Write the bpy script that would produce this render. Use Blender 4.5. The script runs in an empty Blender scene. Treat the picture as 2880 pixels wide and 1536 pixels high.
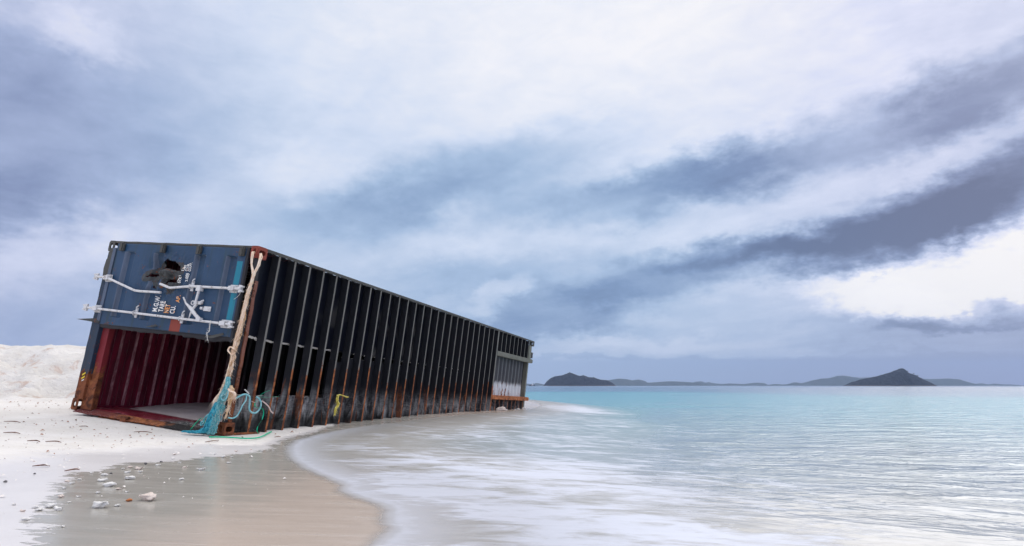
import bpy, bmesh, math, random
import numpy as np
from mathutils import Vector, Matrix, noise as mnoise
from mathutils.geometry import tessellate_polygon
R = math.radians
random.seed(7); rng = np.random.default_rng(7)
scene = bpy.context.scene
C = scene.collection

# ------------------------------------------------------------------ camera
CZ = 0.78
cam_d = bpy.data.cameras.new('camera'); cam = bpy.data.objects.new('camera', cam_d); C.objects.link(cam)
cam_d.sensor_width = 36; cam_d.lens = 1723.19/2880*36
cam_d.clip_start = 0.05; cam_d.clip_end = 30000
cam.location = (0, 0, CZ); cam.rotation_euler = (R(90)+math.atan(317/1723.19), 0, 0)
scene.camera = cam

# ------------------------------------------------------------------ node helper
class NT:
    def __init__(s, nt): s.nt = nt; s.n = nt.nodes; s.l = nt.links
    def node(s, t, **k):
        nd = s.n.new(t)
        for a, v in k.items(): setattr(nd, a, v)
        return nd
    def put(s, sock, v):
        if v is None: return
        if isinstance(v, bpy.types.NodeSocket): s.l.new(v, sock)
        elif isinstance(v, (tuple, list)):
            v = tuple(v)
            if sock.type == 'RGBA' and len(v) == 3: v = v+(1,)
            sock.default_value = v
        else: sock.default_value = v
    def m(s, op, a, b=None, c=None, clamp=False):
        nd = s.node('ShaderNodeMath', operation=op, use_clamp=clamp)
        s.put(nd.inputs[0], a)
        if b is not None: s.put(nd.inputs[1], b)
        if c is not None: s.put(nd.inputs[2], c)
        return nd.outputs[0]
    def v(s, op, a, b=None, out=0):
        nd = s.node('ShaderNodeVectorMath', operation=op)
        s.put(nd.inputs[0], a)
        if b is not None: s.put(nd.inputs[3 if op == 'SCALE' else 1], b)
        return nd.outputs[out]
    def sep(s, a):
        nd = s.node('ShaderNodeSeparateXYZ'); s.put(nd.inputs[0], a); return nd.outputs
    def comb(s, x, y, z=0.0):
        nd = s.node('ShaderNodeCombineXYZ')
        for i, q in enumerate((x, y, z)): s.put(nd.inputs[i], q)
        return nd.outputs[0]
    def noise(s, vec, scale=5, detail=4, rough=.55, dist=0, col=False):
        nd = s.node('ShaderNodeTexNoise'); s.put(nd.inputs['Vector'], vec)
        s.put(nd.inputs['Scale'], scale); s.put(nd.inputs['Detail'], detail); s.put(nd.inputs['Roughness'], rough); s.put(nd.inputs['Distortion'], dist)
        return nd.outputs[1 if col else 0]
    def mapr(s, v, a, b, c=0., d=1., smooth=True):
        nd = s.node('ShaderNodeMapRange', interpolation_type='SMOOTHSTEP' if smooth else 'LINEAR')
        s.put(nd.inputs[0], v); s.put(nd.inputs[1], a); s.put(nd.inputs[2], b); s.put(nd.inputs[3], c); s.put(nd.inputs[4], d)
        return nd.outputs[0]
    def mapping(s, vec, loc=(0,0,0), rot=(0,0,0), sc=(1,1,1), t='POINT'):
        nd = s.node('ShaderNodeMapping', vector_type=t); s.put(nd.inputs[0], vec)
        nd.inputs[1].default_value = loc; nd.inputs[2].default_value = rot; nd.inputs[3].default_value = sc
        return nd.outputs[0]
    def mix(s, f, a, b, mode='MIX'):
        nd = s.node('ShaderNodeMix', data_type='RGBA', blend_type=mode)
        s.put(nd.inputs[0], f); s.put(nd.inputs[6], a); s.put(nd.inputs[7], b)
        return nd.outputs[2]
    def ramp(s, f, stops, interp='LINEAR'):
        nd = s.node('ShaderNodeValToRGB'); cr = nd.color_ramp; cr.interpolation = interp
        while len(cr.elements) < len(stops): cr.elements.new(1.0)
        for e, (p, c) in zip(cr.elements, stops):
            e.position = p; e.color = tuple(c)+(1,) if len(c) == 3 else c
        s.put(nd.inputs[0], f); return nd.outputs[0]
    def attr(s, name):
        nd = s.node('ShaderNodeAttribute', attribute_name=name); return nd.outputs['Fac']

def srgb(r, g, b):
    return tuple(((c/255)/12.92 if c/255 <= .04045 else ((c/255+.055)/1.055)**2.4) for c in (r, g, b))

# ------------------------------------------------------------------ world: overcast evening sky
SUN_AZ, SUN_EL = 43.0, 31.0            # degrees, azimuth clockwise from +Y
world = bpy.data.worlds.new('World'); scene.world = world; world.use_nodes = True
W = NT(world.node_tree); W.n.clear()
tc = W.node('ShaderNodeTexCoord'); dirv = W.v('NORMALIZE', tc.outputs['Generated'])
dx, dy, dz = W.sep(dirv)
az = W.m('MULTIPLY', W.m('ARCTAN2', dx, dy), 57.29578)
el = W.m('MULTIPLY', W.m('ARCSINE', dz), 57.29578)
elc = W.m('MAXIMUM', el, 0.0)
# cloud deck coordinates (flat layer overhead), drifting along one direction
inv = W.m('DIVIDE', 1.0, W.m('ADD', W.m('MAXIMUM', dz, 0.0), 0.16))
deck = W.comb(W.m('MULTIPLY', dx, inv), W.m('MULTIPLY', dy, inv), 0.0)
deckr = W.mapping(deck, rot=(0, 0, R(-45)))
streak = W.mapping(deckr, sc=(1.0, .34, 1.0))
nA = W.noise(streak, 1.5, 6, .55, .35)
nB = W.noise(W.mapping(streak, loc=(7.3, 2.1, 0)), 4.2, 6, .58, .5)
pol = W.comb(az, el, 0.0)
wn = W.noise(W.mapping(pol, sc=(.055, .12, 1)), 1.0, 5, .6, 0, True)
wn2 = W.noise(W.mapping(pol, sc=(.32, .55, 1)), 1.0, 5, .62, 0, True)
warp = W.v('SCALE', W.v('SUBTRACT', wn, (.5, .5, .5)), 9.0)
warp2 = W.v('SCALE', W.v('SUBTRACT', wn2, (.5, .5, .5)), 3.6)
wn3 = W.noise(W.mapping(pol, sc=(1.1, 1.7, 1)), 1.0, 5, .62, 0, True)
warp2 = W.v('ADD', warp2, W.v('SCALE', W.v('SUBTRACT', wn3, (.5, .5, .5)), 1.1))
polw = W.v('ADD', W.v('ADD', pol, W.v('MULTIPLY', warp, (1.5, .75, 0))), W.v('MULTIPLY', warp2, (1.4, .9, 0)))
SKY_BLOBS = [
#  az,   el,    rx,  ry,  rot, amount, softness
(8.6,31.0,27.4,9.66,-4,0.20,0.90),
(-18.9,26.7,21.7,6.44,16,-0.02,0.90),
(-40.5,16.8,7.7,6.49,13,-0.20,0.80),
(-39.8,12.6,6.1,2.87,16,-0.20,0.70),
(-41.9,23.5,4.3,3.20,18,-0.12,0.80),
(-37.0,27.0,3.3,1.45,-4,0.16,0.60),
(-34.6,22.7,9.0,6.00,3,-0.13,0.90),
(-36.8,9.8,6.5,1.78,24,0.16,0.60),
(-37.8,6.1,5.2,2.94,5,-0.04,0.80),
(-17.7,19.0,6.0,2.09,1,0.10,0.70),
(-26.6,21.2,8.4,2.22,19,-0.05,0.80),
(-4.6,19.3,14.6,2.72,15,-0.25,0.70),
(-12.8,15.5,12.8,2.16,11,-0.10,0.80),
(13.0,17.8,13.1,2.37,10,-0.34,0.60),
(28.6,20.2,13.0,2.43,7,-0.26,0.70),
(39.8,21.3,6.4,2.44,10,-0.30,0.70),
(38.4,26.8,7.9,1.63,-18,-0.10,0.80),
(31.2,24.7,8.7,1.87,8,-0.02,0.80),
(1.6,14.0,12.5,1.85,11,0.10,0.70),
(22.3,14.0,9.9,1.38,9,0.06,0.70),
(26.9,11.4,13.7,2.00,4,-0.28,0.60),
(35.5,13.0,10.9,2.89,11,-0.25,0.70),
(40.4,14.8,6.9,2.71,11,-0.36,0.60),
(30.0,13.2,8.7,1.29,11,-0.12,0.70),
(19.4,11.3,10.1,1.05,0,-0.16,0.60),
(3.4,6.6,10.8,1.85,8,-0.28,0.60),
(30.0,13.2,17.9,5.50,6,-0.10,0.90),
(-2.2,10.3,9.8,2.23,10,-0.14,0.70),
(12.3,9.2,10.1,1.60,2,-0.20,0.60),
(-14.4,11.4,12.4,2.88,-2,-0.08,0.80),
(37.7,8.2,8.4,2.93,9,0.46,0.34),
(29.7,7.2,5.1,1.55,-4,0.32,0.50),
(21.9,8.5,8.4,1.38,-3,0.10,0.60),
(26.6,4.3,8.9,0.99,2,-0.10,0.50),
(36.6,5.0,6.3,1.06,6,-0.30,0.35),
(36.9,3.2,9.0,1.03,-2,-0.16,0.60),
(16.6,4.2,14.2,0.78,-1,0.08,0.60),
(23.1,2.2,27.8,0.47,-1,-0.13,0.40),
(14.8,1.1,20.4,0.84,-0,0.06,0.50),
(7.8,3.6,15.2,1.09,2,0.06,0.60),
(-1.4,8.3,4.1,1.04,22,0.14,0.50),
(35.5,17.9,8.4,1.22,8,0.10,0.70),
(1.7,33.5,20.3,6.29,-1,0.06,0.90),
]
t = W.mapr(elc, 0, 14, .53, .71)
for (a, e, rx, ry, rot, amp, soft) in SKY_BLOBS:
    q = W.mapping(polw, loc=(a, e, 0), rot=(0, 0, R(rot)), sc=(rx, ry, 1), t='TEXTURE')
    d = W.v('LENGTH', q, out=1)
    t = W.m('ADD', t, W.mapr(d, max(0, 1-soft), 1+soft, amp, 0.0))
t = W.m('ADD', t, W.m('MULTIPLY', W.m('SUBTRACT', nA, .5), .25))
t = W.m('ADD', t, W.m('MULTIPLY', W.m('SUBTRACT', nB, .5), .20))
pn = W.noise(W.mapping(pol, sc=(.22, .5, 1), rot=(0, 0, R(-12))), 1.0, 7, .62, .4)
t = W.m('ADD', t, W.m('MULTIPLY', W.m('SUBTRACT', pn, .5), .22))
# calm band of rain-grey air along the horizon
lowf = W.mapr(W.m('ADD', el, W.m('MULTIPLY', W.m('SUBTRACT', wn2, .5), .35)), 2.05, 2.55, 1.0, 0.0)
rightf = W.mapr(az, -10, 38)
t = W.mix(lowf, t, W.comb(W.m('SUBTRACT', .54, W.m('MULTIPLY', rightf, .22)), 0, 0))
t = W.sep(t)[0]
cloud_blue = W.ramp(t, [(0.0, srgb(80, 104, 142)), (.25, srgb(120, 147, 186)), (.5, srgb(167, 190, 220)), (.75, srgb(212, 223, 243)), (1.0, srgb(246, 246, 251))])
cloud_lilac = W.ramp(t, [(0.0, srgb(82, 94, 130)), (.25, srgb(120, 134, 172)), (.5, srgb(168, 181, 214)), (.75, srgb(214, 219, 242)), (1.0, srgb(252, 249, 248))])
lil = W.m('MAXIMUM', W.mapr(az, -20, -42), W.mapr(W.m('SUBTRACT', az, W.m('MULTIPLY', elc, -.3)), 14, 44))
cloud = W.mix(lil, cloud_blue, cloud_lilac)
# overcast is brighter overhead; extra brightness added at sides and rear for lighting
sky_boost = W.m('ADD', W.mapr(el, 32, 75, 1.0, 2.1), W.m('MULTIPLY', W.mapr(W.m('ABSOLUTE', az), 55, 110), W.mapr(el, 2, 25, .1, .45)))
cloud = W.v('SCALE', cloud, W.mapr(W.m('MULTIPLY', t, W.mapr(el, 16, 12)), .98, 1.3, 1.0, 1.04))
cloud = W.mix(W.mapr(el, 33, 60), cloud, (.93, .90, .86))
cloud = W.v('SCALE', cloud, sky_boost)
sky = W.node('ShaderNodeTexSky', sky_type='NISHITA'); sky.sun_disc = False
sky.sun_elevation = R(SUN_EL); sky.sun_rotation = R(SUN_AZ)
mixc = W.mix(.94, sky.outputs[0], W.v('SCALE', cloud, 10.5))
bg = W.node('ShaderNodeBackground'); W.put(bg.inputs[0], mixc); bg.inputs[1].default_value = .1
wo = W.node('ShaderNodeOutputWorld'); W.l.new(bg.outputs[0], wo.inputs[0])

# ------------------------------------------------------------------ sun, exposure
sun_d = bpy.data.lights.new('sun', 'SUN'); sun_d.energy = 1.1; sun_d.angle = R(45); sun_d.color = (1, .95, .88)
sun = bpy.data.objects.new('sun', sun_d); C.objects.link(sun)
SUN_LAMP_AZ, SUN_LAMP_EL = SUN_AZ, SUN_EL
sv = Vector((math.sin(R(SUN_AZ))*math.cos(R(SUN_EL)), math.cos(R(SUN_AZ))*math.cos(R(SUN_EL)), math.sin(R(SUN_EL))))
sun.rotation_euler = sv.to_track_quat('Z', 'Y').to_euler()
sun.location = (20, -20, 30)
scene.view_settings.view_transform = 'Standard'; scene.view_settings.look = 'None'
scene.view_settings.exposure = 0.0; scene.view_settings.gamma = 1
scene.render.engine = 'CYCLES'
scene.cycles.max_bounces = 6; scene.cycles.volume_bounces = 0
scene.cycles.use_denoising = True

# ------------------------------------------------------------------ scene helpers
def tag(o, label=None, cat=None, group=None, kind=None):
    if label: o['label'] = label
    if cat: o['category'] = cat
    if group: o['group'] = group
    if kind: o['kind'] = kind
    return o
def thing(name, label, cat, group=None, mat=None):
    o = bpy.data.objects.new(name, None); C.objects.link(o); o.empty_display_size = .1
    if mat is not None: o.matrix_world = mat
    return tag(o, label, cat, group)
class MB:
    """collects geometry with material slots"""
    def __init__(s): s.v = []; s.f = []; s.m = []; s.sm = []
    def add(s, vs, fs, mi=0, smooth=False):
        k = len(s.v); s.v.extend([tuple(p) for p in vs])
        for f in fs: s.f.append(tuple(i+k for i in f)); s.m.append(mi); s.sm.append(smooth)
    def box(s, x0, x1, y0, y1, z0, z1, mi=0):
        vs = [(x, y, z) for x in (x0, x1) for y in (y0, y1) for z in (z0, z1)]
        s.add(vs, [(0,1,3,2), (4,6,7,5), (0,4,5,1), (2,3,7,6), (0,2,6,4), (1,5,7,3)], mi)
    def tube(s, pts, r, n=8, mi=0, cap=True, smooth=True):
        pts = [Vector(p) for p in pts]; m = len(pts)
        rs = r if isinstance(r, (list, tuple)) else [r]*m
        vs = []; up = None
        for i, p in enumerate(pts):
            tg = (pts[min(i+1, m-1)]-pts[max(i-1, 0)]); 
            if tg.length < 1e-9: tg = Vector((0,0,1))
            tg.normalize()
            if up is None:
                up = tg.orthogonal().normalized()
            else:
                up = up-tg*up.dot(tg)
                up = up.normalized() if up.length > 1e-6 else tg.orthogonal().normalized()
            b = tg.cross(up)
            for j in range(n):
                a = 2*math.pi*j/n; vs.append(p+(up*math.cos(a)+b*math.sin(a))*rs[i])
        fs = [(i*n+j, i*n+(j+1) % n, (i+1)*n+(j+1) % n, (i+1)*n+j) for i in range(m-1) for j in range(n)]
        s.add(vs, fs, mi, smooth)
        if cap: s.add([vs[j] for j in range(n)], [tuple(range(n))[::-1]], mi); s.add([vs[(m-1)*n+j] for j in range(n)], [tuple(range(n))], mi)
    def grid(s, P, mi=0, smooth=True, keep=None):
        """P: array (a,b,3)"""
        a, b, _ = P.shape; k = len(s.v); s.v.extend(map(tuple, P.reshape(-1, 3).tolist()))
        for i in range(a-1):
            for j in range(b-1):
                if keep is not None and not keep[i, j]: continue
                s.f.append((k+i*b+j, k+(i+1)*b+j, k+(i+1)*b+j+1, k+i*b+j+1)); s.m.append(mi if not hasattr(mi, 'shape') else int(mi[i, j])); s.sm.append(smooth)
    def build(s, name, mats, parent=None, bevel=0):
        me = bpy.data.meshes.new(name); me.from_pydata(s.v, [], s.f)
        if not isinstance(mats, (list, tuple)): mats = [mats]
        for m_ in mats: me.materials.append(m_)
        me.polygons.foreach_set('material_index', s.m); me.polygons.foreach_set('use_smooth', s.sm); me.update()
        o = bpy.data.objects.new(name, me); C.objects.link(o)
        if parent: o.parent = parent
        if bevel:
            bv = o.modifiers.new('bevel', 'BEVEL'); bv.width = bevel; bv.segments = 2; bv.limit_method = 'ANGLE'
        return o
def catmull(pts, n=8):
    P = [Vector(p) for p in pts]; out = []
    for i in range(len(P)-1):
        p0 = P[max(i-1, 0)]; p1 = P[i]; p2 = P[i+1]; p3 = P[min(i+2, len(P)-1)]
        for k in range(n):
            t_ = k/n
            out.append(.5*((2*p1)+(p2-p0)*t_+(2*p0-5*p1+4*p2-p3)*t_*t_+(3*p1-p0-3*p2+p3)*t_**3))
    out.append(P[-1]); return out

# ------------------------------------------------------------------ materials
def material(name, rough=.6, spec=.4, metal=0):
    m = bpy.data.materials.new(name); m.use_nodes = True
    n = NT(m.node_tree); b = n.n['Principled BSDF']
    b.inputs['Roughness'].default_value = rough; b.inputs['Specular IOR Level'].default_value = spec; b.inputs['Metallic'].default_value = metal
    n.b = b; n.tc = n.node('ShaderNodeTexCoord'); n.obj = n.tc.outputs['Object']; n.mat = m
    return n
def bump(n, h, strength=.4, dist=.01):
    bp = n.node('ShaderNodeBump'); bp.inputs['Strength'].default_value = strength; bp.inputs['Distance'].default_value = dist
    n.put(bp.inputs['Height'], h); n.l.new(bp.outputs[0], n.b.inputs['Normal'])
RUST_DARK = [(0.25, (.02, .010, .007)), (.42, (.085, .026, .012)), (.55, (.19, .058, .022)), (.68, (.28, .10, .035)), (.8, (.14, .05, .028))]
RUST_STOPS = [(0.25, (.025, .012, .008)), (.42, (.12, .035, .014)), (.55, (.30, .095, .03)), (.68, (.42, .16, .05)), (.8, (.20, .07, .035))]
def rust_color(n, sc=9):
    a = n.noise(n.obj, sc, 6, .65, .6); return n.ramp(a, RUST_STOPS if n.mat.name in ('flange_steel', 'orange_rust', 'tunnel_plate') else RUST_DARK)
def painted(name, base, rust_v=None, rust_amt=.2, stain=(.02,.02,.02), stain_amt=.35, rough=.5, var=.25, sc=4, streak=True):
    """painted steel: faded base coat, streaky grime, rust that takes over below rust_v"""
    n = material(name, rough)
    v = n.sep(n.obj)[2]
    big = n.noise(n.obj, sc*.5, 5, .6, .3)
    st = n.noise(n.mapping(n.obj, sc=(9, 9, .7) if streak else (3, 3, 3)), 1.6, 5, .6, .2)
    fine = n.noise(n.obj, sc*9, 5, .7, .2)
    col = n.mix(n.mapr(big, .3, .7, 0, var), base, tuple(min(1, c*1.7+.01) for c in base))
    col = n.mix(n.mapr(st, .5, .75, 0, stain_amt), col, stain)
    rm = n.m('ADD', n.m('MULTIPLY', fine, .5), n.m('MULTIPLY', n.noise(n.obj, sc*1.7, 4, .6, .5), .5))
    v = n.m('ADD', v, n.m('MULTIPLY', n.m('SUBTRACT', n.noise(n.mapping(n.obj, sc=(1, .3, .25)), 2.3, 3, .6), .5), .9)) if rust_v and name == 'flange_steel' else v
    thr = n.mapr(v, rust_v[0], rust_v[1], rust_v[2] if len(rust_v) > 2 else .30, .78-rust_amt) if rust_v else .78-rust_amt
    rf = n.mapr(n.m('SUBTRACT', rm, thr), -.015, .03)
    col = n.mix(rf, col, rust_color(n))
    n.put(n.b.inputs['Base Color'], col)
    n.put(n.b.inputs['Roughness'], n.mapr(rf, 0, 1, rough, .9))
    bump(n, n.m('ADD', n.m('MULTIPLY', rf, .6), n.m('MULTIPLY', fine, .5)), .35, .006)
    return n
M = {}
M['frame'] = painted('weathered_frame_paint', (.06, .06, .055), (0.0, .9, .25), .17, rough=.65).mat
M['flange'] = painted('flange_steel', (.12, .115, .105), (.55, 1.20, .20), .08, rough=.6, streak=False, var=.5).mat
M['olive'] = painted('tunnel_rail_paint', (.14, .14, .115), None, .13, rough=.7, streak=False).mat
M['orange_rust'] = painted('orange_rust', (.42, .14, .05), None, .30, stain=(.1, .04, .02), rough=.9, streak=False).mat
n = material('lip_rust_and_tar', .85)
l_, d_, v_ = n.sep(n.obj); a = n.noise(n.obj, 9, 6, .65, .6); b2 = n.noise(n.obj, 40, 5, .7)
col = n.mix(n.mapr(n.m('ADD', d_, n.m('MULTIPLY', a, .5)), 1.15, 1.35), (.02, .018, .018), n.ramp(a, [(.3, (.05, .02, .012)), (.45, (.20, .06, .025)), (.6, (.40, .14, .045)), (.75, (.2, .1, .06))]))
col = n.mix(n.m('MULTIPLY', n.mapr(n.m('ADD', d_, n.m('MULTIPLY', a, .5)), 2.45, 2.65), .8), col, (.05, .025, .025))
col = n.mix(n.m('MULTIPLY', n.mapr(n.m('ADD', d_, n.m('MULTIPLY', b2, .9)), 2.15, 2.5), .85), col, (.13, .022, .025))
col = n.mix(n.mapr(b2, .62, .66), col, (.45, .42, .40))
n.put(n.b.inputs['Base Color'], col); bump(n, b2, .8, .02); M['lipmat'] = n.mat
M['blue'] = painted('blue_door_paint', (.011, .040, .090), (1.1, 1.32, .54), .16, stain=(.02, .045, .05), stain_amt=.7, rough=.45, var=.5).mat
M['blue_post'] = painted('blue_post_paint', (.014, .030, .058), (.36, .60, .22), .2, stain=(.03, .03, .025), stain_amt=.7, rough=.6).mat
M['blue_rib'] = painted('pale_blue_edge', (.07, .095, .145), None, .12, rough=.5, var=.4).mat  # paler blue for the trough slopes and the door's edge strip
M['teal'] = painted('teal_stripe', (.003, .17, .25), None, .13, stain=(.03, .09, .09), stain_amt=.6, rough=.45).mat
M['sillred'] = painted('sill_primer', (.17, .065, .045), (.2, 1.3, .30), .22, stain=(.06,.06,.055), rough=.8).mat
M['redlead'] = painted('red_primer', (.22, .045, .03), None, .2, rough=.8, streak=False).mat
M['rust'] = painted('heavy_rust', (.20, .06, .025), None, .36, stain=(.03, .015, .01), stain_amt=.8, rough=.95, streak=False).mat
M['white'] = painted('white_rod_paint', (.64, .64, .65), None, .19, stain=(.25, .23, .21), stain_amt=.6, rough=.45, var=0, sc=9).mat
M['maroon_post'] = painted('maroon_post', (.17, .012, .018), (.3, .8, .2), .16, rough=.6).mat
M['darkedge'] = painted('dark_gasket', (.02, .02, .026), None, .14, rough=.7).mat
M['hole_dark'] = painted('torn_metal', (.04, .045, .048), None, .22, stain=(.01, .01, .01), stain_amt=.7, rough=.6, streak=False).mat

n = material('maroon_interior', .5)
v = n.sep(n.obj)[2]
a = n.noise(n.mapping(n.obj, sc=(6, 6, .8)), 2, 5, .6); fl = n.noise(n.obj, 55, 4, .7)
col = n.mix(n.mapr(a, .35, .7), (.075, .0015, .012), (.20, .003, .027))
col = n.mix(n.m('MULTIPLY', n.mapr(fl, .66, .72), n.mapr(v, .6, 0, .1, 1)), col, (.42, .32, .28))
lx = n.sep(n.obj)[0]; deep_shade = n.mapr(n.m('ADD', n.m('ADD', lx, n.m('MULTIPLY', v, .9)), n.m('MULTIPLY', a, 1.2)), 2.6, 4.6)
col = n.mix(deep_shade, col, (.006, .004, .005))  # interior shade painted into the colour, blacker deeper in and higher up
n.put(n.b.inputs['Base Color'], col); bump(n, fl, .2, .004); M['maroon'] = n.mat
n = material('worn_lit_maroon_crest', .45)
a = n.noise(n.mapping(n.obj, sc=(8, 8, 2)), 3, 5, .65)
n.put(n.b.inputs['Base Color'], n.mix(n.mapr(a, .3, .6), (.36, .17, .19), (.16, .03, .045))); lx, ly, lz = n.sep(n.obj); n.put(n.b.inputs['Base Color'], n.mix(n.mapr(n.m('ADD', n.m('ADD', lx, n.m('MULTIPLY', lz, .9)), n.m('MULTIPLY', a, 1.2)), 2.6, 4.6), n.mix(n.mapr(a, .3, .6), (.36, .17, .19), (.16, .03, .045)), (.012, .009, .009))); M['maroon_crest'] = n.mat  # slope highlight painted into the colour; shade painted in deeper inside
n = material('maroon_floor_plate', .38)
a = n.noise(n.mapping(n.obj, sc=(1, 2.2, 1)), 3.2, 6, .65, 1.2); b2 = n.noise(n.mapping(n.obj, sc=(1, 1, 1)), 22, 6, .7, 1.5)
dd = n.sep(n.obj)[1]
col = n.mix(n.mapr(a, .3, .7), (.13, .008, .018), (.24, .03, .045))
tar = n.m('MULTIPLY', n.mapr(a, .38, .46), n.mapr(dd, 1.55, .9))
col = n.mix(tar, col, n.ramp(b2, [(.4, (.02, .02, .02)), (.52, (.10, .10, .10)), (.6, (.45, .46, .46))]))
col = n.mix(n.m('MULTIPLY', n.mapr(b2, .62, .66), .8), col, (.5, .46, .44))
n.put(n.b.inputs['Base Color'], col); bump(n, b2, .5, .01); M['maroon_floor'] = n.mat

n = material('tarred_panel', .4, .25)
l_, d_, v_ = n.sep(n.obj)
sm = n.m('MULTIPLY', n.mapr(n.noise(n.mapping(n.obj, sc=(.6, 1, .9)), 1.7, 4, .55, .3), .52, .74), n.mapr(l_, 1.2, 2.6))
col = n.mix(sm, (.004, .005, .011), (.085, .08, .075))
a = n.noise(n.obj, 60, 4, .7)
col = n.mix(n.mapr(a, .6, .75, 0, .4), col, (.03, .03, .035))
n.put(n.b.inputs['Base Color'], col); n.put(n.b.inputs['Roughness'], n.mapr(a, .3, .7, .3, .5)); bump(n, n.noise(n.obj, 14, 4, .6), .12, .006); M['tar'] = n.mat
def peeled(name, thr0, thr1):
    n = material(name, .75, .3)
    l_, d_, v_ = n.sep(n.obj)
    a = n.noise(n.mapping(n.obj, sc=(2.2, 2, .9)), 2.4, 7, .68, 1.1); b2 = n.noise(n.mapping(n.obj, rot=(0, R(35), 0), sc=(3, 3, 14)), 3, 5, .7, .8)
    col = n.ramp(n.m('ADD', n.m('MULTIPLY', a, .75), n.m('MULTIPLY', b2, .25)), [(.34, (.010, .010, .012)), (.43, (.04, .04, .045)), (.50, (.15, .15, .155)), (.62, (.42, .42, .42))])
    up = n.mapr(n.m('ADD', v_, n.m('MULTIPLY', a, .22)), thr0, thr1)
    col = n.mix(up, col, (.012, .013, .018))
    wet = n.mapr(n.m('ADD', v_, n.m('MULTIPLY', a, .25)), .28, .42, .8, 0)
    col = n.mix(wet, col, (.012, .013, .012))
    rs = n.noise(n.mapping(n.obj, sc=(4, 2, .5)), 2.1, 5, .6, .6)
    col = n.mix(n.m('MULTIPLY', n.mapr(rs, .59, .64), n.mapr(v_, .85, .55, 0, .9)), col, rust_color(n))
    n.put(n.b.inputs['Base Color'], col); bump(n, a, .6, .015); return n.mat
M['peel'] = peeled('peeled_undercoat', 2.0, 2.4)
M['peel_low'] = peeled('peeled_lower_board', .56, .78)
n = material('broken_board_edge', .8, .2)
n.put(n.b.inputs['Base Color'], n.mix(n.noise(n.obj, 30, 4), (.60, .58, .56), (.85, .83, .80))); M['edge'] = n.mat
n = material('tunnel_plate', .55, .4)
l_, d_, v_ = n.sep(n.obj); a = n.noise(n.mapping(n.obj, sc=(4, 4, .8)), 2.5, 5, .65, .4); a2 = n.noise(n.mapping(n.obj, sc=(9, 4, 1.2)), 3, 5, .65, .4)
col = n.mix(a, (.035, .035, .045), (.11, .11, .115))
col = n.mix(n.mapr(n.m('ADD', v_, n.m('MULTIPLY', a2, .30)), 1.12, 1.26, 1, 0), col, (.62, .63, .66))
col = n.mix(n.m('MULTIPLY', n.mapr(a2, .56, .62), n.mapr(v_, 1.15, .9)), col, rust_color(n))
n.put(n.b.inputs['Base Color'], col); bump(n, a2, .2, .006); M['tunnel'] = n.mat
n = material('stencil_white', .6, .3)
a = n.noise(n.mapping(n.obj, sc=(1, 7, 3)), 4, 4, .6)
n.put(n.b.inputs['Base Color'], n.mix(n.mapr(a, .6, .64), (.78, .78, .76), (.70, .32, .12))); M['stencil'] = n.mat
n = material('stencil_orange', .6, .3)
n.put(n.b.inputs['Base Color'], n.mix(n.mapr(n.noise(n.obj, 14, 4), .5, .6), (.75, .30, .08), (.75, .62, .48))); M['stencil_o'] = n.mat
n = material('yellow_tape', .5, .3); n.put(n.b.inputs['Base Color'], (.75, .55, .03)); M['yellow'] = n.mat
n = material('white_tape', .5, .3); n.put(n.b.inputs['Base Color'], (.7, .7, .7)); M['whitetape'] = n.mat

def fibre(name, c1, c2, sc=30, emph=.5):
    n = material(name, .85, .15); a = n.noise(n.obj, sc, 4, .7)
    n.put(n.b.inputs['Base Color'], n.mix(n.mapr(a, .35, .65), c1, c2)); bump(n, n.noise(n.obj, 240, 2), .3, .002); return n.mat
M['rope'] = fibre('frayed_rope_fibre', (.80, .58, .42), (.86, .74, .62), 16)
M['rope_brown'] = fibre('rope_fibre_brown', (.50, .30, .14), (.68, .52, .36), 18)
M['net'] = fibre('teal_net_fibre', (.05, .30, .36), (.26, .52, .54), 40)
M['bluerope'] = fibre('pale_blue_rope', (.16, .45, .52), (.35, .60, .62), 26)
M['green'] = fibre('green_strap', (.01, .42, .22), (.02, .50, .30), 9)
M['pink'] = fibre('pink_cord', (.65, .48, .45), (.72, .6, .55), 30)
M['yrope'] = fibre('yellow_rope', (.78, .66, .10), (.84, .76, .28), 26)
M['cord'] = fibre('white_cord', (.62, .60, .55), (.7, .7, .68), 26)

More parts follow.
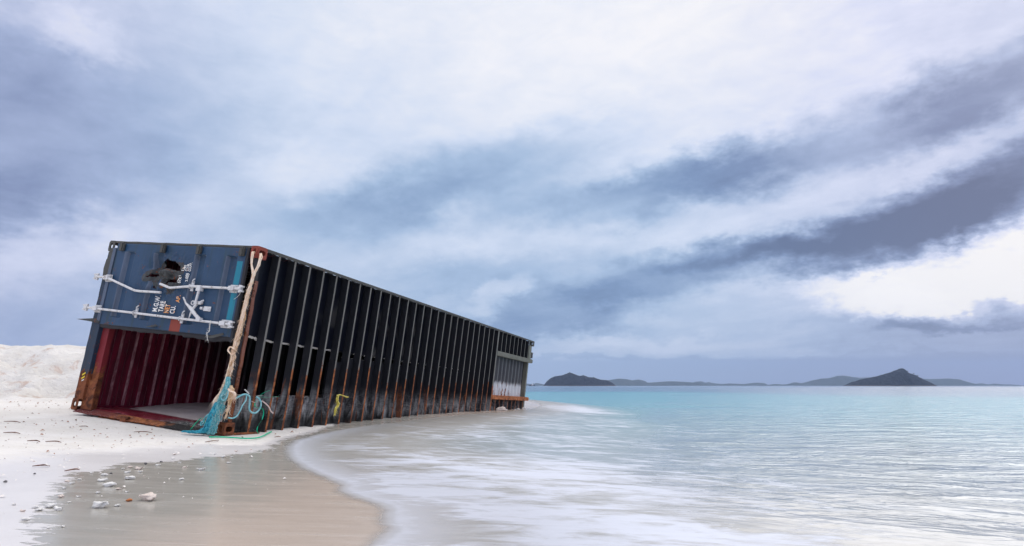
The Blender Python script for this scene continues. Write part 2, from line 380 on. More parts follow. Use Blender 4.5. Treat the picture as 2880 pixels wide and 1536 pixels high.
# sand -------------------------------------------------------------------------------------------
def sand_material():
    n = material('beach_sand', .9, .2)
    geo = n.node('ShaderNodeNewGeometry'); P = geo.outputs['Position']
    wet = n.attr('wet'); damp = n.attr('damp'); dune = n.attr('dune')
    jag = n.noise(n.mapping(P, rot=(0, 0, R(8)), sc=(1.3, 5, 1)), 3.0, 6, .7, .4)
    jag2 = n.noise(n.mapping(P, sc=(1, 2, 1)), 9.0, 5, .7)
    wj = n.m('ADD', wet, n.m('ADD', n.m('MULTIPLY', n.m('SUBTRACT', jag, .5), .55), n.m('MULTIPLY', n.m('SUBTRACT', jag2, .5), .18)))
    wf = n.mapr(wj, -.01, .015)
    df = n.mapr(n.m('ADD', damp, n.m('MULTIPLY', n.m('SUBTRACT', jag, .5), .8)), -.15, .55)
    g1 = n.noise(P, 1.3, 5, .6); g2 = n.noise(P, 260, 3, .7); g3 = n.noise(n.mapping(P, sc=(1, 2.4, 1)), 7, 6, .65, .4)
    dry = n.mix(n.mapr(g1, .3, .7), (.66, .635, .595), (.74, .72, .695))
    dry = n.mix(n.mapr(g3, .55, .72, 0, .38), dry, (.50, .41, .35))
    # scattered bits of coral and leaf, tinted brown and pink
    vo = n.node('ShaderNodeTexVoronoi'); n.put(vo.inputs['Vector'], n.mapping(P, sc=(1, 2.2, 1))); vo.inputs['Scale'].default_value = 9
    bits = n.m('MULTIPLY', n.mapr(vo.outputs['Distance'], .05, .12, 1, 0), n.mapr(n.noise(P, 2.2, 4, .6), .50, .62))
    dry = n.mix(n.m('MULTIPLY', bits, .65), dry, (.42, .25, .18))
    dry = n.mix(n.m('MULTIPLY', dune, n.mapr(n.noise(P, 1.4, 6, .68, .8), .51, .63, 0, .75)), dry, (.52, .36, .28))
    dampc = n.mix(n.mapr(g1, .3, .7), (.58, .56, .56), (.64, .62, .62))
    st = n.noise(n.mapping(P, rot=(0, 0, R(20)), sc=(1, 6, 1)), 1.6, 5, .6, .3)
    warm = n.mapr(n.m('ADD', n.sep(P)[0], n.m('MULTIPLY', st, .8)), -1.7, -.8)
    wetc = n.mix(warm, (.37, .355, .32), (.50, .42, .36))
    wetc = n.mix(n.mapr(st, .52, .68, 0, .28), wetc, (.30, .285, .26))
    wetc = n.mix(n.mapr(g2, .4, .7, 0, .18), wetc, (.28, .25, .22))
    col = n.mix(df, dry, dampc); col = n.mix(wf, col, wetc)
    n.put(n.b.inputs['Base Color'], col)
    rg = n.mapr(df, 0, 1, .95, .36); rg2 = n.mapr(wf, 0, 1, rg, n.mapr(st, .4, .7, .17, .30))
    n.put(n.b.inputs['Roughness'], rg2)
    n.put(n.b.inputs['Specular IOR Level'], n.mapr(n.m('MAXIMUM', wf, n.m('MULTIPLY', df, .7)), 0, 1, .1, .5))
    # bumps: ripples and footprints on dry sand, near-flat film on wet sand
    lump = n.noise(n.mapping(P, sc=(1, 1.6, 1)), 5.5, 6, .62, .3)
    ft = n.node('ShaderNodeTexVoronoi', feature='SMOOTH_F1'); n.put(ft.inputs['Vector'], n.v('ADD', P, n.v('SCALE', n.noise(P, 1.5, 3, .5, 0, True), .5))); ft.inputs['Scale'].default_value = 2.1
    foot = n.m('MULTIPLY', n.mapr(ft.outputs['Distance'], .0, .32, -1.0, 0.0), n.mapr(dune, 0, .5, .0, 1))
    hgt = n.m('ADD', n.m('MULTIPLY', lump, n.mapr(dune, 0, .6, .45, 2.2)), n.m('ADD', n.m('MULTIPLY', g2, .05), n.m('MULTIPLY', foot, 1.4)))
    hgt = n.m('ADD', hgt, n.m('MULTIPLY', bits, .12))
    dryk = n.m('SUBTRACT', 1.0, n.m('MAXIMUM', wf, n.m('MULTIPLY', df, .85)))
    hgt = n.m('ADD', n.m('MULTIPLY', hgt, dryk), n.m('MULTIPLY', st, .05))
    bump(n, hgt, .7, .06)
    return n.mat
M['sand'] = sand_material()
n = material('drifted_sand', .9, .2)
g1 = n.noise(n.obj, 2.0, 5, .6, .5); g2 = n.noise(n.obj, 150, 3, .7)
col = n.mix(n.mapr(g1, .35, .7), (.56, .47, .44), (.66, .57, .53)); col = n.mix(n.mapr(g2, .45, .7, 0, .2), col, (.4, .33, .3))
n.put(n.b.inputs['Base Color'], col); bump(n, n.noise(n.obj, 6, 5, .6), .5, .03); M['drift'] = n.mat

# water ------------------------------------------------------------------------------------------
def water_material():
    n = material('sea_water', .2, .5)
    geo = n.node('ShaderNodeNewGeometry'); P = geo.outputs['Position']; px, py, pz = n.sep(P)
    s = n.attr('shore'); dep = n.attr('depth'); fo = n.attr('foam'); ch = n.attr('chop')
    # long-exposure smear: swash streaks
    sm = n.mapping(P, rot=(0, 0, R(-14)), sc=(1.0, 1.9, 1))
    f1 = n.noise(sm, 1.25, 6, .62, 1.1); f2 = n.noise(n.mapping(P, rot=(0, 0, R(-10)), sc=(1.1, 4.0, 1)), 2.4, 6, .68, 1.2)
    f3 = n.noise(n.mapping(P, rot=(0, 0, R(-20)), sc=(.35, 1.1, 1)), .9, 4, .6, .8)
    shallow = n.mix(n.mapr(f2, .36, .64), (.36, .35, .325), (.46, .455, .45))
    dn = n.m('ADD', dep, n.m('MULTIPLY', n.m('SUBTRACT', f1, .5), .09))
    body = n.ramp(dn, [(0.0, (.34, .34, .33)), (.08, (.28, .32, .335)), (.26, (.16, .285, .315)), (.40, (.10, .28, .325)), (.54, (.055, .265, .32)), (.655, (.03, .24, .30)), (.70, (.035, .15, .24)), (1.0, (.035, .10, .19))])
    col = n.mix(n.mapr(dep, 0.0, .08), shallow, body)
    edge = n.m('ADD', s, n.m('MULTIPLY', n.m('SUBTRACT', n.noise(P, 5.5, 5, .6), .5), .10))
    fm = n.m('ADD', fo, n.m('ADD', n.m('MULTIPLY', n.m('SUBTRACT', f1, .5), 2.4), n.m('MULTIPLY', n.m('SUBTRACT', f2, .5), 1.3)))
    foam = n.m('MULTIPLY', n.mapr(fm, .22, .95), n.mapr(fo, 0.02, .25))
    edgef = n.m('MULTIPLY', n.m('MULTIPLY', n.mapr(edge, .0, .16), n.mapr(n.m('ADD', edge, n.m('MULTIPLY', n.m('SUBTRACT', f2, .5), .5)), .08, .62, 1, .0)), .95)
    foam = n.m('MAXIMUM', foam, n.m('MULTIPLY', edgef, n.mapr(n.attr('lip'), 0, 1)), clamp=True)
    foam = n.m('MULTIPLY', foam, .80)
    col = n.mix(foam, col, (.60, .635, .73))
    n.put(n.b.inputs['Base Color'], col)
    n.put(n.b.inputs['Roughness'], n.mapr(foam, 0, 1, n.mapr(ch, 0, .6, .32, .13), .6))
    n.b.inputs['IOR'].default_value = 1.333
    n.put(n.b.inputs['Specular IOR Level'], n.m('MAXIMUM', n.mapr(dep, .62, .70, .5, .16), n.m('MULTIPLY', n.attr('glint'), .5)))
    # wavelets, long-crested, growing offshore; calm near the beach
    dist = n.v('LENGTH', P, out=1)
    w1 = n.noise(n.mapping(P, rot=(0, 0, R(6)), sc=(.85, 1.55, 1)), 1.45, 4, .58, .9)
    w2 = n.noise(n.mapping(P, rot=(0, 0, R(-8)), sc=(.8, 1.5, 1)), .6, 4, .55, .6)
    w3 = n.noise(n.mapping(P, rot=(0, 0, R(3)), sc=(.3, 1.2, 1)), .06, 5, .62, .3)
    amp1 = n.mapr(ch, 0, 1, .10, 1.7)
    h = n.m('ADD', n.m('MULTIPLY', n.m('MULTIPLY', w1, amp1), n.mapr(dist, 3, 9, .038, .072, False)), n.m('MULTIPLY', w2, n.mapr(ch, 0, 1, .02, .24)))
    h = n.m('ADD', h, n.m('MULTIPLY', w3, n.m('MULTIPLY', n.mapr(dist, 20, 90, 0, .8), n.mapr(dist, 120, 600, 1, .06))))
    h = n.m('ADD', h, n.m('MULTIPLY', foam, .006))
    h = n.m('MULTIPLY', h, n.mapr(dist, 150, 900, 1, .12))
    bump(n, h, 1.0, 1.0)
    tr = n.node('ShaderNodeBsdfTransparent'); ms = n.node('ShaderNodeMixShader')
    alpha = n.m('MULTIPLY', n.mapr(edge, -.02, .10), n.mapr(edge, .05, 1.6, .62, 1.0))
    alpha = n.m('MAXIMUM', alpha, n.m('MULTIPLY', foam, n.mapr(edge, -.02, .08)))
    n.put(ms.inputs[0], alpha); n.l.new(tr.outputs[0], ms.inputs[1]); n.l.new(n.b.outputs[0], ms.inputs[2])
    out = n.n['Material Output']; n.l.new(ms.outputs[0], out.inputs[0])
    return n.mat
M['water'] = water_material()

# ------------------------------------------------------------------ terrain
GC = np.array([(-3.9,7.98,.17),(-3.5,8.18,.15),(-2.96,9.7,.17),(-2.17,11.9,.185),(-1.49,13.8,.175),(-.5,16.6,.125),(.53,19.5,.085),
(-4.9,8.34,.275),(-5.97,8.72,.375),(-6.3,9.0,.40),(-9,9,.5),(-7,13,.52),(-12,12,.6),(-6,5,.33),(-9,5,.45),(-3,5,.14),(-2,3,.10),(-1,3,.075),(-3,3,.15),(-1,5,.09),(0,4,.05),(1,3,.03),(2,6,.0),(2,12,.02),(-4,1,.18),(0,0,.0),(-4.5,18,.45),(-2,22,.35),(-14,5,.55)])
def _tps(r):
    r = np.maximum(r, 1e-9); return r*r*np.log(r)
_n = len(GC); _D = np.hypot(GC[:, None, 0]-GC[None, :, 0], GC[:, None, 1]-GC[None, :, 1])
_P = np.c_[np.ones(_n), GC[:, :2]]
_Wt = np.linalg.solve(np.block([[_tps(_D)+np.eye(_n)*1.5, _P], [_P.T, np.zeros((3, 3))]]), np.r_[GC[:, 2], 0, 0, 0])
def G0(x, y):
    x = np.clip(np.asarray(x, float), -16, 4); y = np.clip(np.asarray(y, float), 0, 24)
    o = _Wt[_n]+_Wt[_n+1]*x+_Wt[_n+2]*y
    for i in range(_n): o = o+_Wt[i]*_tps(np.hypot(x-GC[i, 0], y-GC[i, 1]))
    return o
def sstep(a, b, x):
    t_ = np.clip((x-a)/(b-a), 0, 1); return t_*t_*(3-2*t_)
SWASH = [(-9e4, 9e4), (-2000., 2400.), (-300., 500.), (-100., 200.), (-40., 110.), (-12., 50.), (-3., 31.), (.2, 25.5), (.9, 23.), (1.0, 21.5), (.74, 20.1), (.16, 17.9), (-.28, 16.2), (-.98, 14.2), (-1.62, 12.3), (-1.98, 11.1), (-2.35, 10.15), (-2.62, 9.3), (-2.72, 8.5), (-2.74, 7.81), (-2.6, 7.15), (-2.38, 6.51), (-2.14, 5.95), (-1.79, 5.28), (-1.45, 4.78), (-1.26, 4.5), (-1.22, 4.29), (-1.1, 4.1), (-0.9, 3.9), (-0.78, 3.68), (-0.75, 3.46), (-0.69, 3.25), (-0.71, 3.04), (-0.71, 2.85), (-0.64, 2.52), (-0.46, 1.99), (-.3, 1.0), (-.5, -1.), (-1.2, -6.), (-6, -30.), (-40, -200.), (-400, -900), (-9e4, -9.1e4)]
WET = [(-2.5, 8.6), (-2.74, 7.6), (-2.62, 7.0), (-2.61, 6.43), (-2.83, 5.89), (-3.0, 5.41), (-3.23, 5.35), (-3.1, 4.8), (-3.19, 4.62), (-3.05, 4.32), (-2.99, 4.33), (-2.91, 4.06), (-2.73, 3.86), (-2.63, 3.62), (-2.44, 3.4), (-2.36, 3.21), (-2.21, 3.04), (-2.09, 2.85), (-1.96, 2.65), (-1.63, 2.21), (-1.5, 1.), (-2, -2), (-8, -30)]
def seg_dist(x, y, poly):
    d = np.full(x.shape, 1e9)
    for (ax, ay), (bx, by) in zip(poly[:-1], poly[1:]):
        vx, vy = bx-ax, by-ay; t_ = np.clip(((x-ax)*vx+(y-ay)*vy)/(vx*vx+vy*vy), 0, 1)
        d = np.minimum(d, np.hypot(x-ax-t_*vx, y-ay-t_*vy))
    return d
def inside(x, y, poly):
    c = np.zeros(x.shape, bool); m = len(poly)
    for i in range(m):
        (ax, ay), (bx, by) = poly[i], poly[i-1]
        if ay == by: continue
        c ^= ((ay > y) != (by > y)) & (x < (bx-ax)*(y-ay)/(by-ay)+ax)
    return c
def signed(x, y, line, close): return np.where(inside(x, y, line+close), 1, -1)*seg_dist(x, y, line)

# polar grid round the viewpoint: fine near, coarse far
rr = [0.05, .4, .8, 1.2, 1.5]
while rr[-1] < 42: rr.append(rr[-1]*1.0125)
while rr[-1] < 11500: rr.append(rr[-1]*1.07)
aa = np.r_[np.arange(-180, -58, 6.), np.arange(-57, 57.01, .2), np.arange(60, 181, 6.)]
RR, AA = np.meshgrid(np.array(rr), np.radians(aa), indexing='ij')
X = RR*np.sin(AA); Y = RR*np.cos(AA)
S = signed(X, Y, SWASH, [(9.2e4, -9.1e4), (9.2e4, 9e4)])
WETD = signed(X, Y, WET, [(60, -30), (60, 12)])
CONT_T = Vector((-3.604, 7.880, CZ-.611))
cont_m = Matrix.Translation(CONT_T) @ Matrix.Rotation(1.233, 4, 'Z') @ Matrix.Rotation(.036, 4, 'Y') @ Matrix.Rotation(.106, 4, 'X')
cinv = np.array(cont_m.inverted())
def fbm(x, y, sc, oct=4, seed=0, rough=.5):
    o = np.zeros(x.shape); a = 1; tot = 0
    for k in range(oct):
        r_ = np.random.default_rng(seed+k); tb = r_.random((64, 64)); u = x*sc*2**k+seed*3.7; w = y*sc*2**k+seed*1.9
        iu = np.floor(u).astype(int); iw = np.floor(w).astype(int); fu = u-iu; fw = w-iw
        fu = fu*fu*(3-2*fu); fw = fw*fw*(3-2*fw); iu %= 64; iw %= 64
        q = (tb[iu, iw]*(1-fu)+tb[(iu+1) % 64, iw]*fu)*(1-fw)+(tb[iu, (iw+1) % 64]*(1-fu)+tb[(iu+1) % 64, (iw+1) % 64]*fu)*fw
        o += a*q; tot += a; a *= rough
    return o/tot-.5
SEA = -.16
g = G0(X, Y)
lo = np.clip(S, -2, 0)
# dune bank behind the container, to the left
dm = sstep(-5.6, -7.6, X-.12*(Y-12))
dune_h = 1.06*sstep(11.2, 15.2, Y+.8*fbm(X, Y, .35, 3, 5)-.05*(X+9))*dm
g = g+dune_h
dunea = sstep(10.2, 12.4, Y)*sstep(-4.6, -6.5, X)
g = g+dunea*(.17*fbm(X, Y, .8, 3, 11)*sstep(16.5, 13.5, Y)+.34*fbm(X, Y, 1.9, 4, 17, .62)*sstep(17., 14, Y)+.03*fbm(X, Y, .3, 2, 3))
dry = sstep(0.1, -.6, WETD)*sstep(0, -.4, S)
g = g+dry*(.045*fbm(X, Y, 1.1, 4, 23)+.016*fbm(X, Y, 4.2, 3, 29)*sstep(13, 7, RR))
for (fx, fy) in [(-9.6, 13.2), (-8.9, 12.2), (-10.4, 12.8), (-9.1, 13.6), (-8.3, 12.9), (-10.9, 13.7), (-8.6, 11.6), (-9.8, 11.9)]:
    q = np.hypot((X-fx)/.42, (Y-fy)/.34); g = g-.16*np.exp(-q*q)+.06*np.exp(-((q-1.35)/.45)**2)
g = np.where(X > 30, np.minimum(g, 0), g)
film = g+.003+.012*sstep(0, 3., S)
blend = sstep(.5, 7, S)
wz = film*(1-blend)+SEA*blend
gz = np.minimum(g, wz+.004-.03*np.clip(S, 0, 1)-.14*np.clip(S-1, 0, 14)-.01*np.clip(S-15, 0, 300))
gz = np.where(S > 0, gz, g)
far = sstep(60, 400, RR)
gz = np.where(S < 0, gz*(1-far)+1.5*far*0+gz*far, gz)
# hollow under and inside the container
lc = cinv[0, 0]*X+cinv[0, 1]*Y+cinv[0, 2]*gz+cinv[0, 3]; dc = cinv[1, 0]*X+cinv[1, 1]*Y+cinv[1, 2]*gz+cinv[1, 3]
incon = (lc > .30) & (lc < 11.9) & (dc > .22) & (dc < 2.6)
cm = np.array(cont_m); zf = cm[2, 3]+cm[2, 0]*lc+cm[2, 1]*dc
gz = np.where(incon, np.minimum(gz, zf-.08), gz)
def grid_mesh(name, Z, keep, mats, attrs, wrap=True):
    a, b = Z.shape
    co = np.stack([X, Y, Z], -1).reshape(-1, 3)
    I = (np.arange(a-1)[:, None]*b+np.arange(b-1)[None, :])
    F = np.stack([I, I+1, I+b+1, I+b], -1)          # normals up
    k = keep[:-1, :-1] & keep[1:, :-1] & keep[:-1, 1:] & keep[1:, 1:]
    F = F[k]
    used = np.unique(F); mp = np.full(a*b, -1); mp[used] = np.arange(len(used)); F = mp[F]; co = co[used]
    me = bpy.data.meshes.new(name)
    me.vertices.add(len(co)); me.vertices.foreach_set('co', co.ravel().astype(np.float32))
    me.loops.add(F.size); me.loops.foreach_set('vertex_index', F.ravel().astype(np.int32))
    me.polygons.add(len(F)); me.polygons.foreach_set('loop_start', (np.arange(len(F))*4).astype(np.int32)); me.polygons.foreach_set('loop_total', np.full(len(F), 4, np.int32))
    me.update(calc_edges=True); me.validate()
    me.polygons.foreach_set('use_smooth', np.ones(len(me.polygons), bool))
    for k_, A_ in attrs.items():
        at = me.attributes.new(k_, 'FLOAT', 'POINT'); at.data.foreach_set('value', A_.reshape(-1)[used].astype(np.float32))
    me.materials.append(mats); o = bpy.data.objects.new(name, me); C.objects.link(o); return o
damp = np.clip((1.15-np.minimum(-WETD, -S))/1.15, -1, 1)
damp = np.where(Y > 7, damp-.9*sstep(6.2, 7.8, Y), damp)
damp = np.maximum(damp, sstep(.35, .0, -S)*.9)
wetv = np.maximum(WETD, S+.10); wetv = np.where(Y > 8.6, np.maximum(wetv, S+.10+.75*sstep(8.8, 11.5, Y)), wetv)
ground = grid_mesh('sand_beach', gz, np.ones_like(gz, bool), M['sand'], {'wet': wetv, 'damp': damp, 'dune': dunea})
tag(ground, kind='structure')
# water attributes
Dd = RR
depth = np.interp(np.log(np.maximum(RR, .1)), np.log([2, 6, 11, 18, 28, 45, 75, 94, 112, 400]), [0.0, .06, .14, .25, .38, .53, .63, .655, .80, 1.0])
depth = depth*sstep(.3, 3.5, S)
az_d = np.degrees(AA)
depth = np.clip(depth+sstep(10, 32, az_d)*sstep(9, 25, RR)*.07, 0, 1)
foam = np.zeros_like(S)
def fb(x, y, rx, ry, rot, a):
    c, s_ = math.cos(R(rot)), math.sin(R(rot)); u = ((X-x)*c+(Y-y)*s_)/rx; w = (-(X-x)*s_+(Y-y)*c)/ry
    global foam; foam = np.maximum(foam, a*np.exp(-(u*u+w*w)))
fb(-.6, 4.6, 1.2, .9, 125, .95); fb(.1, 3.6, 1.3, .8, 90, .95); fb(.35, 3.0, 1.2, .6, 0, .95); fb(.6, 4.6, 1.6, 1.0, 10, .75)
fb(1.1, 3.1, .9, .35, -8, .85); fb(-1.9, 7.2, .6, .9, 30, .6); fb(1.1, 8, 3., 2.2, 0, .45); fb(1.4, 14, 3, 4, 0, .45); fb(2.0, 20.5, 1.5, 2.4, 10, 1.0); fb(0., 13, 1.2, 3, -30, .35); fb(-.9,6.2,1.2,1.0,130,.55)
fb(.2, 5.6, 2.2, 2.4, 0, .78); fb(.4, 3.4, 1.6, 1.2, 0, .82); fb(.3, 9.5, 2.6, 3.5, 0, .5)
foam = foam*sstep(0, .15, S)
chop = sstep(8, 22, az_d+10*fbm(X, Y, .25, 3, 31))*sstep(2.6, 6.5, RR)
chop = np.maximum(chop, .35*sstep(10, 40, RR)); chop = np.maximum(chop, sstep(60, 160, RR))
lip = sstep(12, 7.5, Y)
glint = sstep(10, 24, az_d+6*fbm(X, Y, .02, 3, 33))
water = grid_mesh('sea_water', wz, (S > -.12) & (~incon), M['water'], {'shore': S, 'depth': depth, 'foam': foam, 'chop': chop, 'lip': lip, 'glint': glint})
tag(water, kind='structure')

# ------------------------------------------------------------------ shipping container (lies on its side)
LEN, DEP, WID = 12.192, 2.75, 2.438
box = thing('shipping_container', 'long wrecked blue and black shipping container lying on its side on the beach', 'shipping container', mat=cont_m)
def casting(l0, d0, v0, mat, big=False):
    """hollow corner casting with a slot in each of its outer faces"""
    L_, D_, V_ = .178, .118, .162
    mb = MB(); t_ = .014
    def plate(o, u, w, nrm, lu, lw, hu, hw):
        # plate from origin o spanned by u*lu, w*lw with a stadium hole, thickness t_ along -nrm
        K = 16; out = []; inn = []
        for k in range(K):
            a = 2*math.pi*(k+.5)/K; ca, sa = math.cos(a), math.sin(a)
            q = max(abs(ca), abs(sa)); out.append((lu/2+ca/q*lu/2, lw/2+sa/q*lw/2))
            e = .62; inn.append((lu/2+math.copysign(abs(ca)**e, ca)*hu/2, lw/2+math.copysign(abs(sa)**e, sa)*hw/2))
        vs = []
        for z in (0, -t_):
            for p in out+inn: vs.append(o+u*p[0]+w*p[1]+nrm*z)
        fs = []
        for k in range(K):
            k2 = (k+1) % K
            fs += [(k, k2, K+k2, K+k), (2*K+k, 3*K+k, 3*K+k2, 2*K+k2), (K+k, K+k2, 3*K+k2, 3*K+k), (k, 2*K+k, 2*K+k2, k2)]
        mb.add(vs, fs)
    e0, e1, e2 = Vector((1,0,0)), Vector((0,1,0)), Vector((0,0,1))
    O_ = Vector((l0, d0, v0)); end = -1 if l0 < 6 else 1; sd = -1 if d0 < 1 else 1; sv_ = -1 if v0 < 1 else 1
    plate(O_+(e0*0 if end < 0 else e0*L_), e1, e2, e0*end, D_, V_, .044, .088)
    plate(O_+(e1*0 if sd < 0 else e1*D_), e0, e2, e1*sd, L_, V_, .112, .066)
    plate(O_+(e2*0 if sv_ < 0 else e2*V_), e0, e1, e2*sv_, L_, D_, .10, .055)
    # inner plain plates
    x0, y0, z0 = O_; i = .002
    if end < 0: mb.box(x0+L_-t_, x0+L_-i, y0+i, y0+D_-i, z0+i, z0+V_-i)
    if sd < 0: mb.box(x0+i, x0+L_-i, y0+D_-t_, y0+D_-i, z0+i, z0+V_-i)
    if sv_ < 0: mb.box(x0+i, x0+L_-i, y0+i, y0+D_-i, z0+V_-t_, z0+V_-i)
    else: mb.box(x0+i, x0+L_-i, y0+i, y0+D_-i, z0+i, z0+t_)
    return mb.build('corner_casting', mat, box, bevel=.004)
c_ = casting(-.012, -.006, WID-.162, M['redlead']); tag(c_, 'red primered corner casting with a rope looped through it')
casting(-.012, DEP-.112, WID-.162, M['frame'])
c_ = casting(-.012, DEP-.112, -.006, M['rust']); tag(c_, 'rusty corner casting hanging just above the sand')
c_ = casting(-.012, -.006, -.006, M['rust']); tag(c_, 'rusty corner casting sunk in the sand')
casting(LEN-.166, -.006, WID-.162, M['frame']); casting(LEN-.166, DEP-.112, WID-.162, M['frame'])
casting(LEN-.166, -.006, -.006, M['rust']); casting(LEN-.166, DEP-.112, -.006, M['rust'])

# door-end frame
def wob_bar(name, axis, a0, a1, sect, mat, amp=.004, bite=None, n_=60, seed=0):
    """box-section member along an axis with a slightly wobbling, corroded edge"""
    mb = MB(); (p0, p1), (q0, q1) = sect
    rows = []
    for i in range(n_+1):
        t_ = a0+(a1-a0)*i/n_
        w = [amp*mnoise.noise(Vector((t_*6, k*3.1+seed, 0))) for k in range(4)]
        b_ = bite(t_) if bite else 0
        ring = [(p0+w[0]+b_, q0+w[1]), (p1+w[2], q0+w[1]), (p1+w[2], q1+w[3]), (p0+w[0]+b_, q1+w[3])]
        for (p, q) in ring:
            rows.append({'v': (p, q, t_), 'd': (p, t_, q), 'l': (t_, p, q)}[axis])
    fs = [(i*4+j, i*4+(j+1) % 4, (i+1)*4+(j+1) % 4, (i+1)*4+j) for i in range(n_) for j in range(4)]
    fs += [(3, 2, 1, 0), (n_*4, n_*4+1, n_*4+2, n_*4+3)]
    if axis == 'd': fs = [f[::-1] for f in fs]
    mb.add(rows, fs, 0); return mb.build(name, mat, box, bevel=.003)
wob_bar('corner_post', 'd', .112, DEP-.112, ((-.004, .11), (WID-.032, WID-.002)), M['frame'], .004, seed=1)
wob_bar('corner_post_web', 'd', .112, DEP-.112, ((.075, .11), (WID-.12, WID-.034)), M['darkedge'], .003, seed=2)
# sill (near upright edge)
wob_bar('door_sill', 'v', .156, WID-.166, ((.0, .10), (.016, .045)), M['darkedge'], .004, seed=3)
sl = wob_bar('sill_flange', 'v', .16, 1.98, ((.045, .10), (-.006, .012)), M['sillred'], .008, seed=4)
tag(sl, 'rust-orange flange of the door sill')
# header (far upright edge)
wob_bar('door_header', 'v', .15, WID-.166, ((.0, .13), (DEP-.17, DEP-.004)), M['blue_post'], .004, seed=5, bite=lambda t_: 0)
wob_bar('header_lip', 'v', .03, WID-.12, ((.06, .14), (DEP-.30, DEP-.172)), M['maroon_post'], .005, seed=6)
wob_bar('gusset_plate', 'v', .02, .42, ((.035, .058), (DEP-.33, DEP-.12)), M['rust'], .012, seed=16)
# bent gusset under the upper far casting
mb = MB()
ring = [(DEP-.13, 2.28), (DEP-.01, 2.27), (DEP-.035, 2.2), (DEP+.0, 2.15), (DEP+.015, 2.02), (DEP-.005, 1.9), (DEP-.03, 1.84), (DEP-.13, 1.84)]
mb.add([(-.006, a, b) for a, b in ring]+[(.02, a, b) for a, b in ring], [tuple(range(8))[::-1], tuple(range(8, 16))]+[(i, (i+1) % 8, 8+(i+1) % 8, 8+i) for i in range(8)])
mb.build('header_bracket', M['frame'], box, bevel=.003)
# lower broken post: rusty curled lip, two leaves and a dirt packing between
def curled(name, z0, z1, l0, l1, mat, seed, d0=.10, d1=DEP-.10, amp=.03):
    K = 110; J = 8; P = np.zeros((K, J, 3))
    for i in range(K):
        d = d1+(d0-d1)*i/(K-1)
        for j in range(J):
            t_ = j/(J-1); w = mnoise.noise(Vector((d*4, t_*2, seed)))*amp+mnoise.noise(Vector((d*17, t_*3, seed)))*amp*.4
            P[i, j] = (l0+(l1-l0)*t_+w*(1-t_), d, z0+(z1-z0)*t_+w*.6)
    mb = MB(); mb.grid(P); o = mb.build(name, mat, box); so = o.modifiers.new('t', 'SOLIDIFY'); so.thickness = .012; return o
curled('rusty_lip', -.012, .030, -.045, .10, M['lipmat'], 1.3, amp=.009)
curled('torn_lip', -.055, .01, -.035, .09, M['orange_rust'], 5.3, d0=.5, d1=2.2, amp=.035)
curled('lower_post_web', .030, .034, .10, .26, M['maroon_floor'], 9.3)
mb = MB(); mb.box(-.06, -.01, 1.62, 1.72, -.075, .03); mb.box(-.055, -.0, 1.60, 1.74, .0, .03)
mb.build('door_hinge', M['rust'], box, bevel=.01)
# rusted strip trailing from the sunk casting
curled_b = MB(); curled_b.box(.165, .62, -.02, .0, .0, .028); curled_b.build('rusty_strip', M['rust'], box, bevel=.006)

# corrugated panels (the container's own roof, sides, end)
def corrugated(name, axis, n0, n1, a0, a1, base, amp, pitch, mats, crest=True, side=1, hole=None):
    """trapezoid corrugation; axis 'roof': plane d=base, ribs along v, repeating along l. 'side': plane v=base, ribs along d."""
    prof = [(0, 0), (.38, 0), (.5, 1), (.86, 1), (1., 0)]
    us = []; hs = []; ms = []
    k = 0; u = n0
    while u < n1:
        for i in range(4):
            uu = u+prof[i][0]*pitch
            if uu > n1: break
            us.append(uu); hs.append(prof[i][1]*amp*side); ms.append([0, 1, 0, 1][i])
        u += pitch
    us.append(n1); hs.append(0)
    W_ = np.linspace(a0, a1, 13)
    P = np.zeros((len(us), len(W_), 3))
    for i, (u, h) in enumerate(zip(us, hs)):
        for j, w in enumerate(W_):
            dent = .012*mnoise.noise(Vector((u*1.3, w*1.3, base)))
            P[i, j] = (u, base+h+dent, w) if axis == 'roof' else (u, w, base+h+dent)
    mi = np.array([[m_ if crest else 0]*(len(W_)-1) for m_ in ms]); mb = MB(); mb.grid(P, mi, smooth=False)
    o = mb.build(name, mats, box); so = o.modifiers.new('t', 'SOLIDIFY'); so.thickness = .003; so.offset = 0; return o
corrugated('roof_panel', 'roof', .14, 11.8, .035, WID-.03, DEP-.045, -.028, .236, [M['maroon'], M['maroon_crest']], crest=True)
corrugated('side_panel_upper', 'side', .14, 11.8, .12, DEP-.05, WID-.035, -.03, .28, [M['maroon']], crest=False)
lowp = corrugated('side_panel_lower', 'side', .14, 11.8, .12, DEP-.05, .022, .012, .28, [M['maroon_floor']], crest=False)
mb = MB(); mb.box(11.79, 11.84, .135, DEP-.03, .03, WID-.03); mb.build('end_wall', M['tar'], box)
mb = MB(); mb.box(.14, LEN-.17, DEP-.075, DEP-.005, WID-.03, WID-.004); mb.build('top_rail', M['frame'], box)
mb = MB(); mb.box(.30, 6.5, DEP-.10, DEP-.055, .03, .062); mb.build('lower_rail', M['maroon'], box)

# drifted sand inside
U, Vv = np.meshgrid(np.r_[np.linspace(.28, 3, 60), np.linspace(3.1, 12, 60)], np.linspace(.16, DEP-.06, 50), indexing='ij')
vv = .0286+.0655*U-.021*Vv+.05*fbm(U, Vv, .9, 4, 41)+.02*fbm(U, Vv, 4, 3, 43)-.03*sstep(.9, .3, U)*sstep(.5, 1.2, Vv)
mb = MB(); mb.grid(np.stack([U, Vv, vv], -1)); dr = mb.build('drifted_sand', M['drift'])
dr.matrix_world = cont_m; tag(dr, kind='structure')

